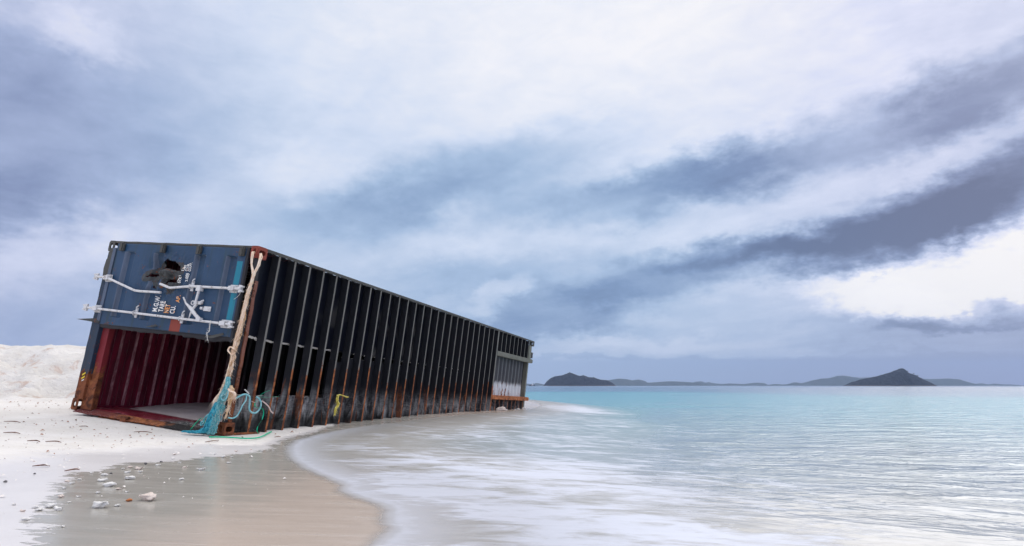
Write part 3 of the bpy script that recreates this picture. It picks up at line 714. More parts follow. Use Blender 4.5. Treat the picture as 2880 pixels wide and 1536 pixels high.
# underside: cross members, boards, gooseneck tunnel
def chan(l0, v0, v1, w=.036, d1=.122, seed=0, twist=0):
    """C-shaped floor beam standing along v: outer flange, web, inner flange"""
    mb = MB(); K = 26; vs = np.linspace(v0, v1, K); t_ = .005
    def strip(a, b, mi):
        P = np.zeros((K, 2, 3))
        for i, q in enumerate(vs):
            wl = .012*mnoise.noise(Vector((q*2.2, seed*1.7, .3)))+.003*mnoise.noise(Vector((q*9, seed*1.7, 2.3)))
            P[i, 0] = (a[0]+wl, a[1]+wl*.5, q); P[i, 1] = (b[0]+wl, b[1]+wl*.5, q)
        mb.grid(P, mi, smooth=False)
    # outer flange (front, back), web both sides, inner flange
    strip((l0, 0), (l0+w, 0), 0); strip((l0+w, 0), (l0+w, t_), 0); strip((l0+w, t_), (l0+t_, t_), 0)
    strip((l0+t_, t_), (l0+t_, d1-t_), 1); strip((l0+t_, d1-t_), (l0+w, d1-t_), 1); strip((l0+w, d1), (l0, d1), 1)
    strip((l0, d1), (l0, 0.0), 1)
    a0, a1 = v0, v1
    for q, fl in ((a0, False), (a1, True)):
        for (x0, x1, y0, y1, mi) in ((l0, l0+w, 0, t_, 0), (l0, l0+t_, t_, d1, 1)):
            f = [(x0, y0, q), (x1, y0, q), (x1, y1, q), (x0, y1, q)]; mb.add(f, [(0, 1, 2, 3) if fl else (3, 2, 1, 0)], mi)
    return mb
BAY0, PITCH = .403, .331
def rib_l(k): return BAY0+PITCH*k
web_m = peeled('beam_web_paint', .50, .85)
for k in range(0, 26):
    chan(rib_l(k), .0-.04*(k % 3 == 0)*0, WID-.045, seed=k).build('cross_member', [M['flange'], web_m], box)
for k in range(27, 35):
    chan(rib_l(k), 1.872, WID-.045, w=.032, seed=k).build('cross_member', [M['flange'], web_m], box)
    chan(rib_l(k), -.0, .588, w=.032, seed=k+50).build('cross_member', [M['flange'], web_m], box)
mb = chan(rib_l(26)-.01, 0, WID-.045, w=.085, seed=99); mb.build('tunnel_cross_beam', [M['flange'], web_m], box)
mb = MB(); mb.box(.17, LEN-.17, -.004, .012, WID-.043, WID-.002); mb.box(.17, LEN-.17, .012, .10, WID-.014, WID-.002); mb.build('bottom_side_rail', M['frame'], box)
# boards between the beams, seen from below; broken edges
def board(k, v0, v1, mat, rag=.01, thick=.03, l0=None, l1=None, seed=0):
    a = (rib_l(k) if l0 is None else l0)-.0; b = (rib_l(k+1) if l1 is None else l1)
    K = 12; mb = MB(); F_, B_ = [], []
    us = np.linspace(a, b, K)
    lowz = [v0+rag*mnoise.noise(Vector((u*9, k*2.1, seed)))+rag*.6*mnoise.noise(Vector((u*31, k*2.1, seed))) for u in us]
    hiz = [v1+rag*mnoise.noise(Vector((u*9, k*2.1+7, seed))) for u in us]
    D0, D1 = .124, .124+thick
    vs = [(u, D0, z+.024) for u, z in zip(us, lowz)]+[(u, D0, z) for u, z in zip(us, hiz)]+[(u, D1, z) for u, z in zip(us, lowz)]+[(u, D1, z) for u, z in zip(us, hiz)]
    fs = [(i, i+1, K+i+1, K+i) for i in range(K-1)]; mb.add(vs, fs, 0)
    mb.add(vs, [(2*K+i+1, 2*K+i, 3*K+i, 3*K+i+1) for i in range(K-1)], 0)
    for i in range(K-1):
        mb.add([vs[i+1], vs[i], vs[2*K+i], vs[2*K+i+1]], [(0, 1, 2, 3)], 1 if (k < 5 or (i < 6-(k > 12)*2 and k < 24 and (k*7) % 5 != 2)) else 0)
    mb.add(vs, [], 1); mb.add(vs, [(K+i, K+i+1, 3*K+i+1, 3*K+i) for i in range(K-1)], 1)
    return mb
up = MB(); low = MB()
def merge(A, B): 
    k = len(A.v); A.v += B.v; A.f += [tuple(i+k for i in f) for f in B.f]; A.m += B.m; A.sm += B.sm
for k in range(-1, 35):
    l0 = .10 if k == -1 else None; l1 = 11.77 if k == 34 else None
    if k < 26:
        merge(up, board(k, 1.222+(.02 if k == -1 else 0), WID-.016, None, .012 if k > -1 else .05, l0=l0, seed=1))
        if k < 5: merge(low, board(k, -.05, .492+.03*mnoise.noise(Vector((k*1.7, 0, 0))), None, .02, l0=l0, seed=2))
        else:
            gap = 1.215-(.062 if k < 24 else .01) - (.09 if k == 5 else 0)
            if k >= 20: gap += .03
            merge(low, board(k, -.05, gap, None, .007, l0=l0, seed=3))
    else:
        merge(up, board(k, 1.80, WID-.016, None, .004, l0=l0, l1=l1, seed=4)); merge(low, board(k, -.05, .64, None, .004, l0=l0, l1=l1, seed=5))
o = up.build('floor_board', [M['tar'], M['edge']], box); tag(o, 'black tarred upper floor boards')
o = low.build('floor_board', [M['peel_low'], M['edge']], box); tag(o, 'peeling grey and white lower floor boards')
# tunnel plate + rails + end post
prof = [(0, 0), (.40, 0), (.56, -1), (.84, -1), (1, 0)]
us, hs = [], []; u = 9.09; pt = .287
while u < 11.70:
    for a, h in prof[:4]: us.append(u+a*pt); hs.append(h*.055)
    u += pt
us.append(11.77); hs.append(0)
P = np.zeros((len(us), 8, 3))
for i in range(len(us)):
    for j in range(8): P[i, j] = (min(us[i], 11.77), .155+hs[i], .66+(1.80-.66)*j/7)
mb = MB(); mb.grid(P, 0, smooth=False); mb.build('tunnel_plate', M['tunnel'], box)
def rail(v0, v1, mat, lbl, l1=12.20):
    mb = MB(); K = 10; ring = [(9.085, v0), (l1-.06, v0)]
    for i in range(K+1):
        a = -math.pi/2+math.pi*i/K; ring.append((l1-.06+.06*math.cos(a), (v0+v1)/2+(v1-v0)/2*math.sin(a)))
    ring += [(9.085, v1)]; m_ = len(ring)
    mb.add([(a, -.012, b) for a, b in ring]+[(a, .12, b) for a, b in ring], [tuple(range(m_)), tuple(range(m_, 2*m_))[::-1]]+[((i+1) % m_, i, m_+i, m_+(i+1) % m_) for i in range(m_)])
    o = mb.build('tunnel_rail', mat, box, bevel=.006); tag(o, lbl)
rail(1.745, 1.868, M['olive'], 'olive grey upper tunnel rail'); rail(.592, .70, M['orange_rust'], 'bright orange rusted lower tunnel rail')
mb = MB(); mb.box(11.76, 11.86, .0, .13, .165, .59); mb.box(11.76, 11.86, .004, .13, .702, 1.743); mb.box(11.76, 12.0, 0, .13, 1.87, WID-.166); mb.build('end_sill', M['olive'], box, bevel=.004)
mb = MB(); mb.box(12.002, 12.17, -.002, .1, 1.90, 2.08); mb.build('end_bracket', M['darkedge'], box, bevel=.004)

# ---------------------------------------------------------------- upper door
D0, D1, V0, V1 = .175, 2.575, 1.215, 2.40
nd_, nv_ = 230, 112
gd = np.linspace(D0, D1, nd_); gv = np.linspace(V0, V1, nv_)
DD, VV = np.meshgrid(gd, gv, indexing='ij')
off = np.zeros_like(DD); ribm = np.zeros_like(DD)
for c in (2.285, 1.725, .955, .405):
    q = np.abs(DD-c); tr_ = np.clip((.095-q)/.035, 0, 1); vmask = np.clip((VV-1.325)/.015, 0, 1)*np.clip((2.285-VV)/.012, 0, 1)
    off += .05*tr_*vmask
    ribm = np.maximum(ribm, (np.abs(q-.078) < .024)*(vmask > .5)*1.0)
# overall dents and the impact crater round the hole
cr = np.exp(-(((DD-1.50)/.34)**2+((VV-1.93)/.26)**2)); off += .045*cr
cru = fbm(DD*1.0, VV*1.0, 9, 4, 61, .6); rdg = np.abs(fbm(DD, VV, 5, 3, 63)); off += cr*(.17*cru-.16*rdg)
fold = np.exp(-((DD-1.74)/.10)**2-((VV-2.10)/.08)**2); off += .05*fold
lipf = np.exp(-((DD-1.50)/.26)**2-((VV-2.02)/.05)**2); off -= .05*lipf
crease = np.exp(-((DD-1.50+.25*(VV-1.9))/.035)**2)*np.exp(-((VV-1.75)/.2)**2); off += .03*crease
off += .012*fbm(DD, VV, 1.2, 3, 67)
holeA = [(1.874, 1.949), (1.802, 1.991), (1.732, 2.013), (1.701, 2.078), (1.647, 2.124), (1.588, 2.152), (1.555, 2.182), (1.49, 2.156), (1.414, 2.152), (1.349, 2.123), (1.29, 2.088), (1.241, 2.041), (1.31, 2.041), (1.394, 2.05), (1.497, 2.067), (1.589, 2.038), (1.644, 1.998), (1.705, 1.979)]
holeB = [(1.513, 1.862), (1.497, 1.892), (1.438, 1.916), (1.372, 1.914), (1.293, 1.923), (1.288, 1.877), (1.361, 1.877), (1.444, 1.878)]
holeA = [(1.53+(a-1.53)*1.08, 2.05+(b-2.05)*1.22) for a, b in holeA]; holeB = [(1.40+(a-1.40)*1.1, 1.895+(b-1.895)*1.3) for a, b in holeB]
hc = (DD[:-1, :-1]+DD[1:, 1:])/2; hv = (VV[:-1, :-1]+VV[1:, 1:])/2
wb = .012*fbm(hc, hv, 14, 3, 71)
keep = ~(inside(hc+wb, hv+wb, holeA) | inside(hc+wb, hv, holeB) | inside(hc, hv, [(1.73, 1.89), (1.70, 1.885), (1.715, 1.86)]) | inside(hc, hv, [(1.79, 1.79), (1.75, 1.82), (1.735, 1.785)]))
nearh = np.minimum(seg_dist(hc, hv, holeA+[holeA[0]]), seg_dist(hc, hv, holeB+[holeB[0]]))+.10*fbm(hc, hv, 7, 4, 77)
mi = np.where(ribm[:-1, :-1] > .5, 1, 0)
mi = np.where((nearh < .06) & (hv < 2.17) | (cr[:-1, :-1] > .45) & (fbm(hc, hv, 6, 4, 81) > .07) & (hv < 2.02), 2, mi)
mi = np.where((hc < .305) & (hc > .205) & (hv > 1.40) & (hv < 2.22), 3, mi)
rp = (hc > 1.06) & (hc < 1.24) & (hv < 1.37) & (hv > 1.16+.06*fbm(hc, hv, 12, 3, 79)); mi = np.where(rp, 4, mi)
P = np.stack([-.012+off, DD, VV], -1)
mb = MB(); mb.grid(P, mi, smooth=True, keep=keep)
mb.f = [f[::-1] for f in mb.f]
door = mb.build('door', [M['blue'], M['blue_rib'], M['hole_dark'], M['teal'], M['redlead']], box)
so = door.modifiers.new('t', 'SOLIDIFY'); so.thickness = .008; so.offset = -1
tag(door, 'blue upper door with a torn hole and a teal stripe')
# seam and edge trims
def strip_part(name, pts, w, mat, parent=box, l=-.02, th=.01):
    mb = MB(); 
    for (a, b) in zip(pts[:-1], pts[1:]):
        a = Vector((0, *a)); b = Vector((0, *b)); t_ = (b-a).normalized(); nn = Vector((0, -t_.z, t_.y))*w/2
        q = [a+nn, b+nn, b-nn, a-nn]
        mb.add([(l, p.y, p.z) for p in q]+[(l+th, p.y, p.z) for p in q], [(0, 1, 2, 3), (7, 6, 5, 4), (0, 4, 5, 1), (2, 6, 7, 3), (1, 5, 6, 2), (0, 3, 7, 4)])
    return mb.build(name, mat, parent, bevel=.002)
gk = MB(); K = 90; P = np.zeros((K, 4, 3))
for i in range(K):
    d = .165+(2.62-.165)*i/(K-1); s_ = .03*mnoise.noise(Vector((d*3, 1.2, 0)))+.015*mnoise.noise(Vector((d*12, 3.2, 0)))
    for j in range(4): P[i, j] = (-.004+.02*j/3+s_*.5*j/3, d, 1.222-.055*j/3+s_*j/3-.02*(d < 1.0)*(j/3))
gk.grid(P); o = gk.build('door_gasket', M['darkedge'], door); so = o.modifiers.new('t', 'SOLIDIFY'); so.thickness = .012
gk = MB()
gk.box(-.02, .02, .13, .172, 1.15, 2.40); o = gk.build('door_gasket', M['darkedge'], door, bevel=.004)
gk = MB(); gk.box(-.02, .02, 2.578, 2.64, 1.24, 2.33); gk.build('door_edge_strip', M['blue_rib'], door, bevel=.004)
def tab(pts, mat, l=-.02, name='torn_tab'):
    k = len(pts); mb = MB(); mb.add([(l+p[2], p[0], p[1]) for p in pts]+[(l+p[2]+.006, p[0], p[1]) for p in pts], [tuple(range(k)), tuple(range(k, 2*k))[::-1]]+[((i+1) % k, i, k+i, k+(i+1) % k) for i in range(k)])
    return mb.build(name, mat, door)
tab([(2.912, 1.246, -.10), (2.66, 1.290, 0), (2.56, 1.25, .0), (2.60, 1.225, 0), (2.72, 1.235, -.04)], M['hole_dark'])
tab([(1.62, 1.236, -.05), (1.50, 1.285, .0), (1.44, 1.265, 0), (1.50, 1.24, -.04)], M['hole_dark'])
tab([(.55, 1.178, -.06), (.30, 1.262, 0), (.28, 1.235, 0), (.42, 1.178, -.05)], M['frame'])
# hinges on the top edge
for d in (2.45, 1.65, .985, .235):
    mb = MB(); mb.box(-.052, -.018, d-.045, d+.035, 2.285, 2.40); mb.tube([(-.045, d-.04, 2.405), (-.045, d+.03, 2.405)], .014, 8); mb.box(-.066, -.050, d-.03, d-.018, 2.29, 2.40)
    mb.build('hinge', M['frame'], door, bevel=.004)
# lock rods
def rod(name, pts, lbl=None):
    mb = MB(); P_ = []
    for i, p in enumerate(pts): P_.append(p)
    mb.tube(P_, .0165, 12); return mb
r1 = rod('lock_rod', [(-.062, 2.78, 1.884), (-.062, 2.60, 1.878), (-.062, 2.55, 1.872), (-.070, 2.02, 1.735), (-.070, 1.95, 1.720), (-.064, 1.86, 1.717), (-.056, 1.482, 1.722)])
o1 = r1.build('lock_rod', M['white'], door); tag(o1, 'bent left stub of the upper lock rod')
r2 = rod('lock_rod', [(-.085, 1.495, 1.836), (-.080, 1.325, 1.794), (-.076, 1.30, 1.792), (-.062, 1.0, 1.829), (-.058, .95, 1.836), (-.056, .12, 1.846)])
o2 = r2.build('lock_rod', M['white'], door); tag(o2, 'bent right stub of the upper lock rod')
r3 = rod('lock_rod', [(-.056, 2.86, 1.428), (-.056, 2.0, 1.412), (-.058, 1.2, 1.394), (-.056, .16, 1.376)])
o3 = r3.build('lock_rod', M['white'], door); tag(o3, 'straight lower lock rod')
def bracket(par, d, v, w=.12, h=.105, end=False):
    mb = MB()
    mb.box(-.020, -.030, d-w/2, d+w/2, v-h/2, v+h/2)
    mb.box(-.088, -.034, d-w*.36, d+w*.36, v-.03, v+.03)
    for s_ in (-1, 1):
        for q in (-1, 1): mb.tube([(-.03, d+s_*w*.36, v+q*h*.38), (-.042, d+s_*w*.36, v+q*h*.38)], .009, 6)
    mb.build('rod_bracket', M['white'], par, bevel=.005)
bracket(o1, 2.575, 1.876); bracket(o2, .255, 1.843); bracket(o3, 2.655, 1.424); bracket(o3, .290, 1.378)
def cam_end(par, d, v, dirn):
    mb = MB(); mb.tube([(-.056, d, v), (-.056, d+.05*dirn, v)], .026, 10)
    for a in (-.03, .03): mb.box(-.075, -.03, min(d+.03*dirn, d+.075*dirn), max(d+.03*dirn, d+.075*dirn), v+a-.011, v+a+.011)
    mb.box(-.065, -.04, min(d, d+.04*dirn), max(d, d+.04*dirn), v-.05, v+.05)
    mb.build('cam_lock', M['white'], par, bevel=.004)
cam_end(o1, 2.76, 1.884, 1); cam_end(o3, 2.83, 1.428, 1); cam_end(o2, .15, 1.846, -1); cam_end(o3, .20, 1.376, -1)
def guide(par, d, v, up=1):
    mb = MB(); mb.box(-.02, -.032, d-.022, d+.022, v-.06, v+.075)
    K = 12
    mb.tube([(-.05+.028*math.cos(math.pi*2*i/K), d+.012*up, v+.028*math.sin(math.pi*2*i/K)) for i in range(K+1)], .007, 6, cap=False)
    mb.tube([(-.032, d-.0, v+.055), (-.052, d-.012, v+.082), (-.034, d-.022, v+.108), (-.03, d, v+.10)], .009, 6)
    mb.build('rod_guide', M['white'], par, bevel=.003)
guide(o2, .972, 1.833); guide(o3, 1.889, 1.41); guide(o3, 1.035, 1.391)
# handle gear
mb = MB(); mb.box(-.10, -.035, .755, .83, 1.775, 1.852); mb.tube([(-.075, .79, 1.79), (-.08, .80, 1.65), (-.075, .80, 1.60)], [.019, .017, .02], 8); mb.build('handle_hub', M['white'], o2, bevel=.005)
mb = MB(); mb.tube([(-.03, .74, 1.625), (-.045, .74, 1.65), (-.03, .72, 1.66)], .014, 8); mb.box(-.06, -.022, .73, .86, 1.60, 1.645)
K = 10; mb.tube([(-.055, .875+.026*math.cos(math.pi*2*i/K), 1.615+.026*math.sin(math.pi*2*i/K)) for i in range(K+1)], .009, 6, cap=False)
mb.tube([(-.06, .80, 1.60), (-.07, .84, 1.53), (-.06, .875, 1.45), (-.05, .895, 1.405)], [.022, .018, .012, .006], 7)
mb.build('handle_retainer', M['white'], door, bevel=.003)
mb = MB(); mb.tube([(-.10, 1.01, 1.675), (-.09, .955, 1.60), (-.085, .92, 1.575), (-.075, .87, 1.54), (-.075, .77, 1.46), (-.065, .70, 1.41)], [.010, .013, .017, .026, .024, .026], 8)
mb.box(-.10, -.04, .655, .725, 1.372, 1.425); mb.build('door_handle', M['white'], o3, bevel=.004)
mb = MB(); mb.box(-.034, -.018, .575, .70, 1.522, 1.585); mb.tube([(-.036, .705, 1.555), (-.045, .735, 1.553)], .02, 8); mb.tube([(-.03, .60, 1.553), (-.045, .60, 1.553)], .013, 8); mb.build('handle_catch', M['white'], door, bevel=.005)

# stencilled markings on the door
def letters(txt, d, v, cap, length, mat, l=-.022):
    cu = bpy.data.curves.new('t', 'FONT'); cu.body = txt; cu.size = cap/.70; cu.extrude = .0008; cu.offset = cap*.035; cu.space_character = 1.05
    to = bpy.data.objects.new('t', cu); C.objects.link(to)
    dg = bpy.context.evaluated_depsgraph_get(); me = bpy.data.meshes.new_from_object(to.evaluated_get(dg))
    bpy.data.objects.remove(to); bpy.data.curves.remove(cu)
    xs_ = [q.co.x for q in me.vertices]; sx = length/(max(xs_)-min(xs_))
    # text runs along +v, its top points to +d
    me.transform(Matrix(((0, 0, -1, 0), (0, 1, 0, 0), (1, 0, 0, 0), (0, 0, 0, 1))) @ Matrix.Diagonal((sx, 1, 1, 1)) @ Matrix.Translation((-min(xs_), 0, 0)))
    me.transform(Matrix.Translation((l, d, v))); me.materials.clear(); me.materials.append(mat)
    o = bpy.data.objects.new('stencilled_text', me); C.objects.link(o); o.parent = door
    for vt in me.vertices:      # sit the paint on the (dented) sheet
        i = min(nd_-1, max(0, int(round((vt.co.y-D0)/(D1-D0)*(nd_-1))))); j = min(nv_-1, max(0, int(round((vt.co.z-V0)/(V1-V0)*(nv_-1)))))
        vt.co.x += off[i, j]-.005
    tag(o, 'painted letters reading '+txt); return o
letters('M.G.W.', 1.515, 1.457, .088, .225, M['stencil']); letters('TARE', 1.407, 1.460, .082, .150, M['stencil'])
letters('NET', 1.300, 1.452, .084, .120, M['stencil_o']); letters('CU.', 1.195, 1.450, .082, .105, M['stencil']); letters('AP.', 1.150, 1.605, .070, .100, M['stencil_o'])
letters('67X1', 1.208, 1.872, .048, .105, M['stencil']); letters('2.009', 1.080, 1.900, .050, .115, M['stencil'])
letters('LBS', 1.172, 2.045, .038, .085, M['stencil']); letters('CU.M.', 1.118, 2.045, .040, .105, M['stencil']); letters('CU.FT.', 1.066, 2.042, .040, .125, M['stencil'])
# hazard sticker on the far post
mb = MB()
for k_, (mat_i) in enumerate((0, 1)):
    z = .455+k_*.05; 
    mb.add([(-.006, 2.685, z-.035), (-.006, 2.63, z-.002), (-.006, 2.63, z+.022), (-.006, 2.685, z-.011)], [(3, 2, 1, 0)], 0)
mb.add([(-.006, 2.672, .392), (-.006, 2.63, .415), (-.006, 2.63, .432), (-.006, 2.672, .409)], [(3, 2, 1, 0)], 1)
mb.build('hazard_sticker', [M['yellow'], M['whitetape']], box)

# ------------------------------------------------------------------ ropes
def loc(p): return cont_m @ Vector(p)
def gz_at(x, y): return float(G0(np.array([x]), np.array([y]))[0])
def strands(mb, path, n_, rad, thick, mi=0, seed=0, fray=0., m=10, sides=5, rfun=None):
    """a bundle of thin wandering strands following a path"""
    pc = catmull(path, m); rg_ = random.Random(seed); N_ = len(pc)
    for s_ in range(n_):
        a = rg_.random()*6.28; rr_ = math.sqrt(rg_.random()); tw = rg_.uniform(-4, 4); ph = rg_.random()*10
        i0 = 0 if rg_.random() > fray else rg_.randint(0, int(N_*.6)); i1 = N_ if rg_.random() > fray else rg_.randint(min(N_, i0+4), N_)
        pts = []
        for i in range(i0, i1):
            t_ = i/(N_-1); R_ = (rfun(t_) if rfun else 1)*rad
            an = a+tw*t_; nz = mnoise.noise_vector(Vector((i*.22, s_*3.3+ph, seed)))
            w = R_*rr_*(1+.5*nz.x)
            pts.append(pc[i]+Vector((math.cos(an)*w, math.sin(an)*w*.7, 0))+nz*R_*.45)
        if len(pts) > 2: mb.tube(pts, [thick*(1-.5*(k/(len(pts)))**3) for k in range(len(pts))], sides, mi, cap=False)
def fuzz(mb, path, n_, rad, ln, thick, seed, mi=0, down=.7):
    pc = catmull(path, 8); rg_ = random.Random(seed)
    for s_ in range(n_):
        p = pc[rg_.randint(0, len(pc)-1)]; d = Vector((rg_.uniform(-1, 1), rg_.uniform(-1, .6), rg_.uniform(-1, .5)-down)).normalized()
        L_ = ln*rg_.uniform(.3, 1); b = Vector((rg_.uniform(-1, 1), rg_.uniform(-1, 1), -.6))
        st = p+Vector((rg_.uniform(-1, 1), rg_.uniform(-1, 1), 0))*rad
        mb.tube([st, st+d*L_*.5+b*L_*.12, st+d*L_+b*L_*.4], [thick, thick*.8, thick*.3], 4, mi, cap=False)
rope = thing('frayed_rope', 'thick frayed beige rope hanging from the top corner of the container down to the sand', 'rope', mat=Matrix.Translation(loc((-.05, .1, 0))))
rinv = rope.matrix_world.inverted()
def RL(p): return rinv @ loc(p)
mb = MB()
A = [(-.004, .05, 2.34), (-.05, .032, 2.333), (-.06, .015, 2.198), (-.06, -.04, 2.059), (-.06, -.050, 1.96)]
B = [(.05, .02, 2.34), (.01, -.05, 2.32), (-.03, -.077, 2.178), (-.05, -.056, 2.059), (-.06, -.046, 1.95)]
for q, sd in ((A, 1), (B, 2)): strands(mb, [RL(p) for p in q], 9, .014, .0075, 0, sd)
mb.build('rope_loop', M['rope'], rope)
main = [(-.06, -.052, 2.06), (-.06, -.046, 1.942), (-.07, -.031, 1.79), (-.07, -.023, 1.617), (-.075, -.021, 1.445), (-.075, -.005, 1.273), (-.08, 0, 1.115), (-.08, .013, 1.034), (-.08, .006, .91), (-.08, .015, .761), (-.08, .04, .62), (-.08, .07, .50), (-.08, .09, .40)]
mb = MB()
strands(mb, [RL(p) for p in main], 42, .030, .0058, 0, 3, .25, rfun=lambda t_: .45+.75*t_)
strands(mb, [RL((p[0], p[1], p[2])) for p in main], 14, .036, .0042, 1, 4, .4, rfun=lambda t_: .5+.7*t_)
fuzz(mb, [RL(p) for p in main[1:]], 420, .028, .065, .0014, 5, 0); fuzz(mb, [RL(p) for p in main[2:]], 160, .028, .06, .0014, 6, 1)
mb.build('rope_strands', [M['rope'], M['rope_brown']], rope)
mb = MB(); kn = [(-.08, .01, 1.05), (-.11, -.01, 1.075), (-.10, .06, 1.09), (-.10, .085, 1.05), (-.10, .05, 1.015), (-.10, .0, 1.0), (-.09, -.02, 1.03)]
strands(mb, [RL(p) for p in kn], 7, .010, .006, 0, 8); mb.build('rope_knot', M['rope'], rope)
mb = MB()
for k_, (a, b, c, d) in enumerate([((-.085, .03, .62), (-.10, .10, .44), (-.10, .09, .30), (-.10, .08, .20)), ((-.08, -.02, .62), (-.1, -.10, .57), (-.1, -.12, .46), (-.1, -.09, .32)), ((-.08, .0, .60), (-.11, -.08, .56), (-.10, -.15, .53), (-.10, -.165, .49)), ((-.08, .0, .55), (-.10, .02, .35), (-.10, .045, .18), (-.1, .05, .08)), ((-.08, .06, .55), (-.10, .13, .42), (-.1, .12, .30), (-.10, .15, .2)), ((-.08, -.03, .58), (-.11, -.09, .5), (-.1, -.10, .36), (-.1, -.08, .22))]):
    strands(mb, [RL(p) for p in (a, b, c, d)], 15, .022, .0052, k_ % 2 if k_ in (1, 5) else 0, 20+k_, .3, rfun=lambda t_: 1.1-.6*t_)
    fuzz(mb, [RL(p) for p in (a, b, c, d)], 50, .02, .09, .0016, 30+k_)
mb.build('rope_tail', [M['rope'], M['rope_brown']], rope)

net = thing('fishing_net', 'tangled teal blue fishing net bundled at the foot of the beige rope', 'fishing net', mat=Matrix.Translation(loc((-.1, .15, 0))))
ninv = net.matrix_world.inverted()
def NL(p): return ninv @ loc(p)
gfoot = [(-.14, .12, .035), (-.18, .20, .02), (-.22, .31, .012), (-.24, .40, .008)]
mb = MB()
strands(mb, [NL(p) for p in [(-.10, .0, .72), (-.11, -.02, .62), (-.11, .0, .52), (-.11, .03, .42), (-.11, .05, .3), (-.12, .07, .17), (-.14, .10, .07)]], 60, .050, .0050, 0, 50, .3, rfun=lambda t_: .4+.6*math.sin(min(1, t_*1.3)*1.57))
strands(mb, [NL(p) for p in [(-.11, .06, .40), (-.12, .09, .26), (-.13, .11, .15), (-.15, .14, .06)]+gfoot[1:]], 70, .060, .0052, 1, 51, .2, rfun=lambda t_: .7+.5*math.sin(t_*3.1)-.35*t_)
strands(mb, [NL(p) for p in [(-.11, .03, .36), (-.12, .05, .2), (-.13, .05, .08), (-.16, .05, .02)]], 40, .045, .005, 0, 52, .2)
strands(mb, [NL(p) for p in [(-.13, .08, .1), (-.16, .16, .045), (-.19, .26, .02), (-.2, .36, .01)]], 50, .045, .005, 1, 53, .3, rfun=lambda t_: 1.1-.5*t_)
n2 = fibre('deep_teal_net', (.02, .22, .32), (.08, .42, .52), 30)
mb.build('net_strands', [M['net'], n2], net)
mb = MB(); strands(mb, [NL(p) for p in [(-.12, .08, .30), (-.13, .13, .26), (-.14, .18, .22), (-.14, .21, .16), (-.15, .235, .135), (-.16, .215, .10), (-.16, .19, .12), (-.15, .20, .155)]], 6, .010, .006, 0, 55); mb.build('net_tail', M['net'], net)
mb = MB(); strands(mb, [NL(p) for p in [(-.12, -.03, .66), (-.13, -.0, .52), (-.13, .02, .47), (-.13, -.01, .435), (-.13, -.05, .445), (-.13, -.075, .50), (-.12, -.06, .56)]], 5, .006, .0075, 0, 56); mb.build('net_head_rope', M['bluerope'], net)

def cable(name, path, r, mat, lbl, cat, sub=8, flat=False, world=False, parent_o=None):
    pts = [Vector(p) if world else loc(p) for p in path]; c0 = pts[0].copy(); mb = MB(); pc = catmull([p-c0 for p in pts], sub)
    if flat:
        vs = []; 
        for i, p in enumerate(pc):
            tg = (pc[min(i+1, len(pc)-1)]-pc[max(i-1, 0)]).normalized(); sd = tg.cross(Vector((0, .35, 1))).normalized()
            vs += [p+sd*r, p-sd*r, p-sd*r+Vector((0, 0, .0016)), p+sd*r+Vector((0, 0, .0016))]
        K = len(pc); fs = [(i*4+j, i*4+(j+1) % 4, (i+1)*4+(j+1) % 4, (i+1)*4+j) for i in range(K-1) for j in range(4)]+[(3, 2, 1, 0), (K*4-4, K*4-3, K*4-2, K*4-1)]
        mb.add(vs, fs)
    else: mb.tube(pc, r, 8)
    o = mb.build(name, mat); o.location = c0; return tag(o, lbl, cat)
BL1 = [(.06, -.03, .46), (0.112, -0.05, 0.497), (0.164, -0.05, 0.515), (0.222, -0.05, 0.513), (0.277, -0.05, 0.487), (0.295, -0.05, 0.417), (0.304, -0.05, 0.348), (0.334, -0.05, 0.306), (0.39, -0.05, 0.281), (0.448, -0.05, 0.285), (0.49, -0.05, 0.32), (0.512, -0.05, 0.37), (0.497, -0.05, 0.427), (0.461, -0.04, 0.469), (0.441, -0.01, 0.486)]
cable('blue_rope', BL1, .0115, M['bluerope'], 'pale blue rope looping over the first ribs of the container', 'rope')
cable('blue_rope', [(.222, -.045, .507), (0.211, -0.06, 0.444), (0.17, -0.06, 0.381), (0.143, -0.06, 0.306), (0.103, -0.06, 0.245), (0.045, -0.06, 0.219), (-0.04, -0.07, 0.227)], .009, M['bluerope'], 'thin blue rope sagging from the rope loop back to the net', 'rope')
gs = lambda L_, lbl: cable('green_strap', L_, .007, M['green'], lbl, 'strap', flat=True)
gs([(0.617, -0.06, 0.581), (0.539, -0.06, 0.557), (0.475, -0.06, 0.527), (0.45, -0.06, 0.505)], 'short green plastic strap sticking up between the first ribs')
gs([(0.444, -0.06, 0.491), (0.589, -0.06, 0.487), (0.714, -0.06, 0.496), (0.815, -0.06, 0.504)], 'straight green strap lying level across the second rib')
gs([(0.428, -0.06, 0.437), (0.392, -0.06, 0.419), (0.387, -0.06, 0.384), (0.42, -0.06, 0.353), (0.492, -0.06, 0.346), (0.56, -0.06, 0.321), (0.58, -0.06, 0.264), (0.571, -0.06, 0.2), (0.543, -0.06, 0.151), (0.515, -0.06, 0.102), (0.513, -0.06, 0.053), (0.546, -0.07, 0.012)], 'green strap curling down the ribs towards the sand')
gg = [(-3.64, 7.6), (-3.5, 7.7), (-3.36, 7.69), (-3.23, 7.69), (-3.15, 7.81), (-3.18, 8.09), (-3.24, 8.38), (-3.27, 8.58)]
cable('green_strap', [(a, b, gz_at(a, b)+.014) for a, b in gg], .008, M['green'], 'long green strap lying on the sand in front of the rusty corner', 'strap', world=True)
cable('green_strap', [(-.15, .14, .10), (-.18, .20, .19), (-.2, .26, .13), (-.22, .30, .05), (-.24, .31, .02)], .007, M['green'], 'green strap arching out of the foot of the net', 'strap', flat=True)
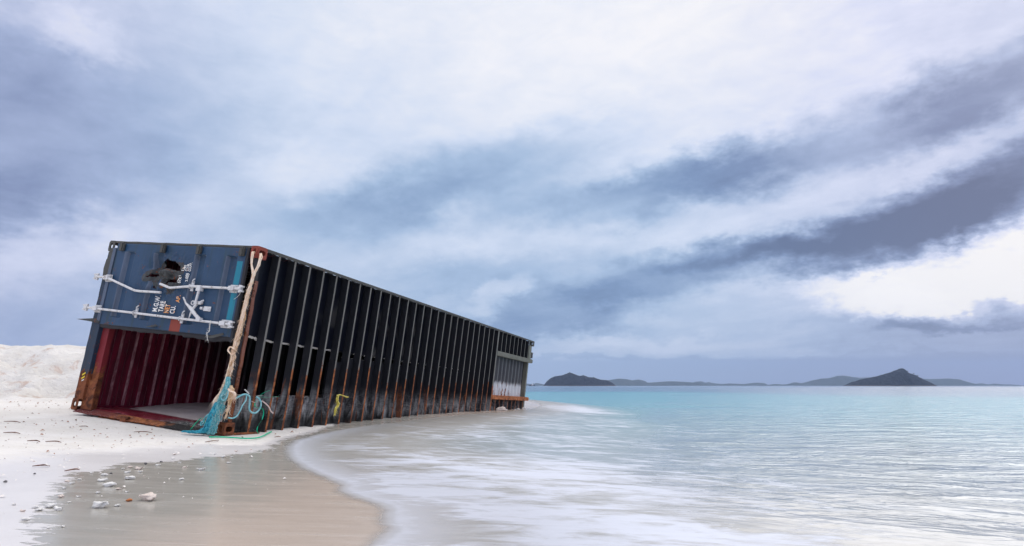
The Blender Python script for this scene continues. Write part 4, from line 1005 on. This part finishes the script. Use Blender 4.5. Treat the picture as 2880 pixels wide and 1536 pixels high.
cable('pink_cord', [(0.531, -0.04, 0.437), (0.602, -0.04, 0.405), (0.676, -0.04, 0.362), (0.734, -0.04, 0.304), (0.785, -0.04, 0.275)], .0085, M['pink'], 'pale pink cord caught on the second rib', 'cord')
cable('thin_twine', [(0.331, -0.04, 0.434), (0.395, -0.04, 0.417), (0.47, -0.04, 0.439), (0.532, -0.04, 0.437)], .003, M['pink'], 'thin brownish twine strung across the first rib', 'twine')
cable('grey_cord', [(.19, -.03, .575), (.23, -.035, .55), (.27, -.035, .525)], .008, M['cord'], 'stub of grey cord poking out above the blue rope', 'cord')
yr = thing('yellow_rope', 'frayed yellow rope draped over a rusty rib', 'rope', mat=Matrix.Translation(loc((2.3, -.03, .4))))
yinv = yr.matrix_world.inverted(); mb = MB()
strands(mb, [yinv @ loc(p) for p in [(2.20, -.03, .545), (2.275, -.035, .556), (2.395, -.035, .536), (2.515, -.03, .527), (2.45, -.03, .512)]], 9, .014, .005, 0, 70)
strands(mb, [yinv @ loc(p) for p in [(2.24, -.03, .55), (2.221, -.035, .478), (2.276, -.035, .413), (2.219, -.035, .347), (2.219, -.035, .281), (2.215, -.035, .227)]], 10, .02, .005, 0, 71, .3)
fuzz(mb, [yinv @ loc(p) for p in [(2.221, -.03, .478), (2.25, -.03, .413), (2.219, -.03, .30)]], 40, .02, .06, .0018, 72)
mb.build('rope_strands', M['yrope'], yr)
cd = thing('tied_cord', 'knotted white cord hanging from the lower lock rod', 'cord', mat=Matrix.Translation(loc((-.08, .48, 1.38))))
ci = cd.matrix_world.inverted(); mb = MB()
strands(mb, [ci @ loc(p) for p in [(-.085, .48, 1.40), (-.085, .475, 1.333), (-.08, .470, 1.26), (-.08, .50, 1.235), (-.08, .478, 1.172), (-.08, .458, 1.14)]], 4, .006, .004, 0, 80); fuzz(mb, [ci @ loc(p) for p in [(-.085, .48, 1.38), (-.08, .5, 1.24), (-.08, .46, 1.14)]], 16, .008, .05, .0016, 81)
mb.build('cord_strands', M['cord'], cd)
cable('hanging_twine', [(-.06, 0.10, 1.80), (-.08, 0.105, 1.75), (-.07, 0.177, 1.702)], .0022, M['cord'], 'fine white twine trailing from the right end of the upper rod', 'twine')

# ------------------------------------------------------------------ beach debris
def coral_mat(name, c1, c2, c3):
    n = material(name, .75, .3); a = n.noise(n.obj, 18, 5, .65); b_ = n.noise(n.obj, 60, 4, .7); z = n.sep(n.obj)[2]
    col = n.mix(n.mapr(b_, .35, .7), c1, c2); col = n.mix(n.mapr(n.m('ADD', a, n.m('MULTIPLY', z, -9)), .60, .72), col, c3)
    n.put(n.b.inputs['Base Color'], col); bump(n, b_, .6, .004); return n.mat
CM = [coral_mat('bleached_coral', (.74, .73, .71), (.60, .58, .55), (.52, .33, .24)), coral_mat('pinkish_coral', (.70, .62, .56), (.60, .50, .44), (.50, .24, .15)), coral_mat('dark_pebble', (.10, .10, .11), (.16, .15, .15), (.08, .08, .08))]
def coral(kind, w, seed):
    rg_ = random.Random(seed); bm = bmesh.new()
    bmesh.ops.create_icosphere(bm, subdivisions=3, radius=1)
    el_ = {'rock': (1, .6, .42), 'branch': (1, .34, .27), 'shell': (.9, .65, .36), 'pebble': (.9, .7, .5)}[kind]
    sd = Vector((seed*1.3, seed*.7, 0))
    for v_ in bm.verts:
        p = v_.co.copy(); k = 1+.55*mnoise.noise(p*1.3+sd)+(.30 if kind != 'pebble' else .03)*mnoise.noise(p*3.1+sd)+(.14 if kind != 'pebble' else 0)*mnoise.noise(p*7.1+sd)
        q = Vector((p.x*el_[0], p.y*el_[1], p.z*el_[2]))*k
        if kind == 'branch': q.z += .35*(p.x**2)-.1; q.y += .4*mnoise.noise(Vector((p.x*1.5, seed, 0)))
        if kind == 'rock' and seed % 2: q.z += .35*max(0, p.x)**1.5; q.x *= 1.05
        if kind == 'shell':
            if p.z > .2: q.z -= .45*(1-min(1, (p.x**2+p.y**2)*1.4))
            q *= 1+.05*math.sin(math.atan2(p.y, p.x)*14)
        v_.co = q*w*.5
    zmin = min(v_.co.z for v_ in bm.verts)
    for v_ in bm.verts: v_.co.z -= zmin+w*.09
    me = bpy.data.meshes.new('coral'); bm.to_mesh(me); bm.free(); me.polygons.foreach_set('use_smooth', [True]*len(me.polygons)); return me
SH = [(-2.28, 3.56, 0.112), (-2.15, 3.8, 0.135), (-2.51, 3.51, 0.07), (-2.43, 3.46, 0.087), (-2.51, 3.43, 0.055), (-2.57, 3.48, 0.047), (-2.57, 3.39, 0.051), (-2.42, 3.22, 0.052), (-2.72, 3.52, 0.034), (-3.29, 4.16, 0.034), (-3.37, 4.51, 0.027), (-2.65, 3.78, 0.055), (-2.57, 3.81, 0.037), (-2.51, 3.65, 0.029), (-2.54, 3.94, 0.038), (-2.41, 4.02, 0.035), (-2.51, 4.09, 0.047), (-2.63, 4.19, 0.091), (-2.79, 4.36, 0.084), (-2.69, 4.5, 0.091), (-2.87, 4.77, 0.048), (-2.9, 4.96, 0.099), (-2.81, 4.83, 0.048), (-2.93, 4.6, 0.065), (-2.95, 4.70, 0.03), (-3.01, 4.94, 0.038), (-3.01, 5.02, 0.051), (-2.89, 5.2, 0.051), (-3.02, 5.25, 0.039), (-2.98, 5.41, 0.033), (-3.08, 4.68, 0.036), (-2.98, 4.29, 0.045), (-2.9, 4.22, 0.044), (-2.82, 4.04, 0.043), (-2.16, 3.12, 0.029), (-2.2, 3.08, 0.025), (-2.67, 4.64, 0.023), (-2.96, 4.38, 0.04), (-2.21, 3.61, 0.041), (-2.62, 3.33, 0.018),
 (-2.83, 5.42, 0.041), (-2.64, 5.14, 0.039), (-2.46, 5.04, 0.079), (-2.45, 5.51, 0.05), (-2.67, 5.88, 0.054), (-2.62, 5.94, 0.044), (-3.16, 5.95, 0.051), (-3.0, 5.63, 0.037), (-2.86, 6.11, 0.045), (-2.57, 6.67, 0.036), (-2.57, 6.52, 0.035), (-2.79, 6.42, 0.053), (-2.74, 7.46, 0.046), (-2.35, 4.55, 0.043), (-4.11, 8.12, 0.106), (-2.49, 6.62, 0.035), (-2.73, 6.64, 0.03)]
DARK = {10, 24, 28, 29, 9}
LBL = {0: 'largest white coral boulder chunk with a raised right end on the wet sand', 1: 'rounded white coral chunk with an orange pebble against it, right of the others', 2: 'smooth white lump leaning on a flat coral stick at the damp edge', 3: 'flat pitted white coral stick beside a smooth white lump',
       7: 'grey translucent cone-like piece lying in the damp sand near the corner', 21: 'broken white and orange coral cluster by the dry sand edge', 54: 'white ring-shaped coral against the lower edge of the container', 42: 'flat oval pale shell right of the coral pieces, on open wet sand', 43: 'whitish pyramid of coral by itself on open wet sand'}
for i, (x, y, w) in enumerate(SH):
    kind = 'pebble' if i in DARK else ('rock' if i in (0, 1, 2) else ['branch', 'shell', 'rock'][i % 3])
    me = coral(kind, w*.76, i+3); m_ = CM[2] if i in DARK else CM[1 if i % 5 == 1 else 0]; me.materials.append(m_)
    nm = {'pebble': 'pebble', 'rock': 'coral_rock', 'branch': 'coral_branch', 'shell': 'seashell'}[kind]
    o = bpy.data.objects.new(nm, me); C.objects.link(o); o.location = (x, y, gz_at(x, y)+.002); o.rotation_euler = (0, 0, random.uniform(-.5, .5))
    if i in LBL: tag(o, LBL[i], {'pebble': 'pebble', 'rock': 'coral', 'branch': 'coral', 'shell': 'shell'}[kind])
    else:
        l_ = {'pebble': 'small dark pebble on the sand near the water', 'rock': 'small white coral lump washed up in the foreground', 'branch': 'small white coral stick washed up in the foreground', 'shell': 'small white broken shell washed up in the foreground'}[kind]
        tag(o, l_, {'pebble': 'pebble', 'rock': 'coral', 'branch': 'coral', 'shell': 'shell'}[kind], {'pebble': 'dark pebbles at the sand edge', 'rock': 'coral lumps on the wet sand', 'branch': 'coral sticks on the wet sand', 'shell': 'shells on the wet sand'}[kind])
for (l0_, d0_, w_, lb) in ((9.62, -.10, .26, 'tan boulder against the ribs below the tunnel rail'), (9.95, -.13, .08, 'white coral lump just right of the tan boulder'), (11.0, -.12, .09, 'small white coral lump below the middle of the tunnel rail'), (11.7, -.06, .13, 'pale stone at the far lower corner of the container'), (10.7, -.14, .06, 'tiny white stone below the far end of the container')):
    q = loc((l0_, d0_, .2)); me = coral('rock', w_, int(l0_*10)); me.materials.append(CM[1 if w_ > .2 else 0]); o = bpy.data.objects.new('coral_rock', me); C.objects.link(o)
    o.location = (q.x, q.y, gz_at(q.x, q.y)+.0); tag(o, lb, 'stone')
me = coral('pebble', .035, 91); om = coral_mat('orange_pebble', (.45, .17, .06), (.38, .13, .05), (.3, .1, .04)); me.materials.append(om)
o = bpy.data.objects.new('pebble', me); C.objects.link(o); o.location = (-2.235, 3.755, gz_at(-2.235, 3.755)); tag(o, 'orange brown pebble touching the rounded white coral chunk', 'pebble')
twig_m = fibre('twig_bark', (.10, .045, .03), (.20, .10, .07), 30)
TW = [(-4.75, 6.2, -4.63, 6.21, 'short dark twig, left one of a touching pair on the dry sand'), (-4.60, 6.24, -4.47, 6.28, 'curved dark twig, right one of a touching pair on the dry sand'), (-6.08, 7.53, -5.9, 7.56, 'brown twig at the far left edge below the dune'), (-5.35, 6.64, -5.2, 6.68, 'dark twig at the left edge of the sand'), (-4.54, 7.58, -4.37, 7.67, 'long reddish twig on the sand in front of the open container'), (-3.62, 4.81, -3.53, 4.87, 'reddish curved pod near the damp sand edge'), (-3.28, 4.68, -3.24, 4.78, 'grey sliver of wood pointing away from the sea'), (-5.24, 7.63, -5.15, 7.66, 'thin twig left of the long reddish twig'), (-3.45, 7.12, -3.40, 7.32, 'short black stick on the sand below the green strap'), (-3.02, 8.02, -2.98, 8.14, 'thin dark stick on the sand right of the green strap')]
for k_, (x0, y0, x1, y1, l_) in enumerate(TW):
    a = Vector((x0, y0, gz_at(x0, y0)+.008)); b = Vector((x1, y1, gz_at(x1, y1)+.006)); mid = (a+b)/2+Vector((.01, .02, .006)); mb = MB()
    pc = catmull([Vector((0, 0, 0)), (a+b)/2*0+(mid-a), b-a], 6); mb.tube(pc, [.0022+.0030*math.sin(i/len(pc)*3.1+.2)*(1+.5*mnoise.noise(Vector((i*.7, x0, y0)))) for i in range(len(pc))], 7)
    o = mb.build('twig', twig_m); o.location = a; tag(o, l_, 'twig')
# litter of leaf and coral crumbs (uncountable)
mb = MB(); rl = random.Random(5)
lm = [material('leaf_crumb_a', .9), material('leaf_crumb_b', .9), material('coral_crumb', .8)]
lm[0].put(lm[0].b.inputs['Base Color'], (.30, .15, .09)); lm[1].put(lm[1].b.inputs['Base Color'], (.16, .10, .07)); lm[2].put(lm[2].b.inputs['Base Color'], (.74, .70, .66))
pts = []
while len(pts) < 4200:
    x = rl.uniform(-13, -1.5); y = rl.uniform(3.4, 15.5)
    if x < -y*.98: continue
    pts.append((x, y))
px_ = np.array([p[0] for p in pts]); py_ = np.array([p[1] for p in pts])
sg = signed(px_, py_, SWASH, [(9.2e4, -9.1e4), (9.2e4, 9e4)]); wg = signed(px_, py_, WET, [(60, -30), (60, 12)]); gg_ = G0(px_, py_)
pl = np.c_[px_, py_, gg_, np.ones(len(pts))] @ cinv.T
dens = fbm(px_, py_, .9, 3, 88)
for i in range(len(pts)):
    if sg[i] > -.15 or dens[i] < -.08+.12*rl.random() or (pl[i, 0] > -.05 and pl[i, 0] < 12.3 and pl[i, 1] > -.15 and pl[i, 1] < 2.9): continue
    if py_[i] > 11: continue
    if wg[i] > -.1 and rl.random() < .8: continue
    s_ = (.0045+.018*rl.random()**3)*(1.5 if rl.random() < .06 else 1); a = rl.random()*3.1; ca, sa = math.cos(a)*s_, math.sin(a)*s_; z = gg_[i]+.006
    k_ = 2 if (wg[i] > -.5 or rl.random() < .35) else rl.choice((0, 0, 1))
    e = rl.uniform(.3, .7)
    mb.add([(px_[i]+ca, py_[i]+sa, z), (px_[i]-sa*e, py_[i]+ca*e, z+s_*.5), (px_[i]-ca, py_[i]-sa, z), (px_[i]+sa*e, py_[i]-ca*e, z+s_*.25), (px_[i], py_[i], z+s_*.7)], [(0, 1, 4), (1, 2, 4), (2, 3, 4), (3, 0, 4)], k_)
tag(mb.build('beach_litter', [q.mat for q in lm]), kind='stuff')

# ------------------------------------------------------------------ islands, hills, boat
def forest(name, c1, c2, sc):
    n = material(name, .95, .1); geo = n.node('ShaderNodeNewGeometry'); P = geo.outputs['Position']
    a = n.noise(P, sc, 6, .65); n.put(n.b.inputs['Base Color'], n.mix(n.mapr(n.m('ADD', n.sep(P)[2], n.m('MULTIPLY', a, 5)), 5.2, 3.8, 0, .8) if name == 'island_forest' else 0.0, n.mix(n.mapr(a, .35, .65), c1, c2), (.11, .09, .08))); bump(n, a, .6, 6); return n.mat
M['isle'] = forest('island_forest', (.010, .015, .024), (.034, .042, .055), .12)
M['hill'] = forest('far_hill_forest', (.03, .045, .035), (.05, .065, .05), .02)
M['shore_rock'] = forest('island_shore_rock', (.12, .085, .07), (.20, .15, .12), .3)
def ridge(name, prof, yc, width, mat, nx=520, ny=40, rough=2., seed=1, parent=None):
    xs = np.linspace(prof[0][0], prof[-1][0], nx); top = np.interp(xs, [p[0] for p in prof], [p[1] for p in prof])
    tt = np.linspace(-1, 1, ny); XX, TT = np.meshgrid(xs, tt, indexing='ij'); TP = np.repeat(top[:, None], ny, 1)
    sh = np.maximum(0, 1-np.abs(TT)**1.5)
    wl = width*(.35+.65*np.sqrt(TP/max(1, TP.max())))
    YY = yc+TT*wl+rough*6*fbm(XX/rough/9, TT*4, 1, 3, seed)
    fb_ = fbm(XX/rough/4, YY/rough/4, 1, 4, seed+5, .6)
    ZZ = SEA-1+(TP+1)*sh+fb_*rough*1.5*np.minimum(1, TP/8)*np.minimum(1, sh*3)
    P = np.stack([XX, YY, ZZ], -1); mb = MB(); mb.grid(P); 
    mb.f = [f for f in mb.f]; o = mb.build(name, mat); return o
I1 = [(122, 0), (127.6, 2.2), (129.6, 5.0), (139.8, 18.7), (151.8, 28.6), (172.0, 38.4), (200.0, 41.6), (232.2, 54.2), (256.1, 45.5), (272.0, 40.4), (288.0, 42.4), (307.8, 34.5), (327.8, 34.5), (355.5, 24.6), (379.5, 23.4), (399.2, 14.8), (414.8, 2.2), (420, 0)]
I2 = [(1174, 0), (1181.5, 2.2), (1189.5, 7.7), (1201.9, 14.2), (1215.3, 16.4), (1230.5, 22.1), (1248.4, 25.7), (1260.3, 27.2), (1287.3, 33.0), (1317.5, 40.9), (1343.3, 48.2), (1357.1, 54.0), (1372.4, 59.0), (1384.5, 61.9), (1390.1, 59.8), (1393.8, 53.2), (1401.9, 47.4), (1423.1, 40.2), (1436.7, 31.5), (1450.5, 24.3), (1464.3, 17.8), (1475.3, 12.0), (1481.8, 4.8), (1486, 0)]
tag(ridge('island', I1, 2500, 70, M['isle'], rough=1.7, seed=3), kind='structure')
tag(ridge('island', I2, 2200, 60, M['isle'], rough=1.5, seed=9), kind='structure')
H1 = [(-120, 3), (-55.9, 18.0), (167.6, 26.8), (223.4, 18.0), (279.4, 31.2), (357.5, 15.8), (620, 12), (1005.8, 34.5), (1073.7, 62.0), (1197.3, 80.8), (1297.7, 73.1), (1353.2, 59.8), (1420.7, 69.7), (1487.3, 56.5), (1519.9, 34.5), (1620.7, 40.0), (1766.6, 51.0), (1900.5, 45.5), (2000.8, 40.0), (2067.4, 32.3), (2145.0, 20.2), (2233.9, 12.5), (2322.6, 3), (2401.1, 7.0), (2560, 14), (2700, 10), (2876.8, 9), (2958.9, 20.6), (3071.5, 12.6), (3187.0, 39.7), (3267.0, 28.5), (3366.5, 55.6), (3482.0, 79.6), (3580.0, 87.5), (3663.3, 111.5), (3728.5, 114.7), (3824.2, 98.7), (3920.3, 87.5), (4018.4, 95.5), (4180.5, 95.5), (4503.2, 82.8), (4664.4, 76.4), (4794.1, 76.4), (4908.3, 82.8), (5020.3, 71.6), (5113.2, 39.7), (5207.0, 15.8), (5273.3, 26.9), (5350.8, 6), (5418.4, 23.7), (5498.2, 15.8), (5627.1, 12.6), (5722.3, 4), (5948.1, 2)]
tag(ridge('hills', H1, 7000, 260, M['hill'], nx=900, ny=16, rough=5, seed=15), kind='structure')
H3 = [(1650, 0), (1724.0, 25.0), (1772.7, 39.1), (1820.9, 43.8), (1868.0, 29.7), (1897.1, 36.3), (1953.8, 23.1), (2030.1, 17.4), (2087.9, 23.1), (2154.7, 20.3), (2202.4, 17.4), (2240.6, 15.6), (2298.7, 25.0), (2346.9, 29.7), (2423.4, 26.9), (2450.7, 8.0), (2488.7, 2)]
H3 = [(x*8200/6000, z*8200/6000) for x, z in H3]
tag(ridge('hills', H3, 8200, 200, M['hill'], nx=300, ny=14, rough=4, seed=21), kind='structure')
def tree(x, z, h, lbl, seed):
    y = 2200; r_ = random.Random(seed); t_ = thing('tree', lbl, 'tree', mat=Matrix.Translation((x, y, z-2)))
    mb = MB(); mb.tube([(0, 0, 0), (h*.04, 0, h*.45), (0, 0, h*.8)], [h*.05, h*.035, h*.015], 6); mb.tube([(h*.03, 0, h*.45), (h*.2, 0, h*.7)], [h*.02, h*.01], 5); mb.build('trunk', twig_m, t_)
    mb = MB()
    for k_ in range(260):
        q = Vector((r_.gauss(0, 1), r_.gauss(0, 1), r_.gauss(0, .55))).normalized()*r_.random()**.4
        c = Vector((q.x*h*.34, q.y*h*.34, h*.74+q.z*h*.28)); s_ = h*.05; u = Vector((r_.uniform(-1, 1), r_.uniform(-1, 1), r_.uniform(-1, 1))).normalized(); w = u.orthogonal().normalized()
        mb.add([c-u*s_, c-w*s_*.6, c+u*s_, c+w*s_*.6], [(0, 1, 2, 3)])
    mb.build('crown', M['isle'], t_)
tree(1402.6, 47.4, 8.5, 'lone dark tree nearest the peak of the right island', 1); tree(1423.8, 40.2, 7.0, 'small tree second below the peak of the right island', 2)
tree(1436.0, 31.5, 9.0, 'tallest tree halfway down the right slope of the right island', 3); tree(1449.7, 24.3, 6, 'lowest small tree on the right slope of the right island', 4)
bt = thing('work_boat', 'tiny dark boat with a white cabin on the horizon by the container end', 'boat', mat=Matrix.Translation((63.5, 2000, SEA)))
hm = material('hull_paint', .6); hm.put(hm.b.inputs['Base Color'], (.03, .035, .05)); cmt = material('cabin_paint', .6); cmt.put(cmt.b.inputs['Base Color'], (.75, .75, .76)); rdm = material('funnel_paint', .6); rdm.put(rdm.b.inputs['Base Color'], (.25, .06, .05))
mb = MB(); secs = [(-10.5, 1.6, 2.6), (-9, 2.6, 2.1), (-3, 3, 1.7), (4, 3, 1.9), (8, 2.2, 2.6), (10.8, .15, 3.4)]
vs = []
for (x, hb, zt) in secs: vs += [(x, -hb, zt), (x*.96, -hb*.7, -.4), (x*.96, hb*.7, -.4), (x, hb, zt)]
mb.add(vs, [(i*4+j, i*4+(j+1) % 4, (i+1)*4+(j+1) % 4, (i+1)*4+j) for i in range(5) for j in range(4)]+[(3, 2, 1, 0), (20, 21, 22, 23)]); mb.build('hull', hm.mat, bt)
mb = MB(); mb.box(-1, 5, -1.9, 1.9, 1.7, 4.3); mb.box(.8, 4.2, -1.6, 1.6, 4.3, 6.6); mb.build('cabin', cmt.mat, bt)
mb = MB(); mb.tube([(2.6, 0, 6.5), (2.4, 0, 12.5)], [.25, .1], 6); mb.tube([(1.6, 0, 10), (3.4, 0, 10)], .1, 5); mb.build('mast', cmt.mat, bt)
mb = MB(); mb.tube([(-1.8, 0, 1.7), (-2.0, 0, 5.2)], [.7, .6], 10); mb.build('funnel', rdm.mat, bt)

# ------------------------------------------------------------------ haze
HZ = 11200
mb = MB(); mb.box(-HZ, HZ, -300, HZ, -60, 420)
hz = mb.build('haze', None or bpy.data.materials.new('haze_air')); hz.display_type = 'WIRE'
hmn = hz.data.materials[0]; hmn.use_nodes = True; nt = hmn.node_tree; nt.nodes.clear()
pv = nt.nodes.new('ShaderNodeVolumePrincipled'); pv.inputs['Color'].default_value = (.50, .66, .98, 1); pv.inputs['Density'].default_value = 8e-5; pv.inputs['Anisotropy'].default_value = 0.0
ho = nt.nodes.new('ShaderNodeOutputMaterial'); nt.links.new(pv.outputs[0], ho.inputs['Volume'])
tag(hz, kind='stuff')
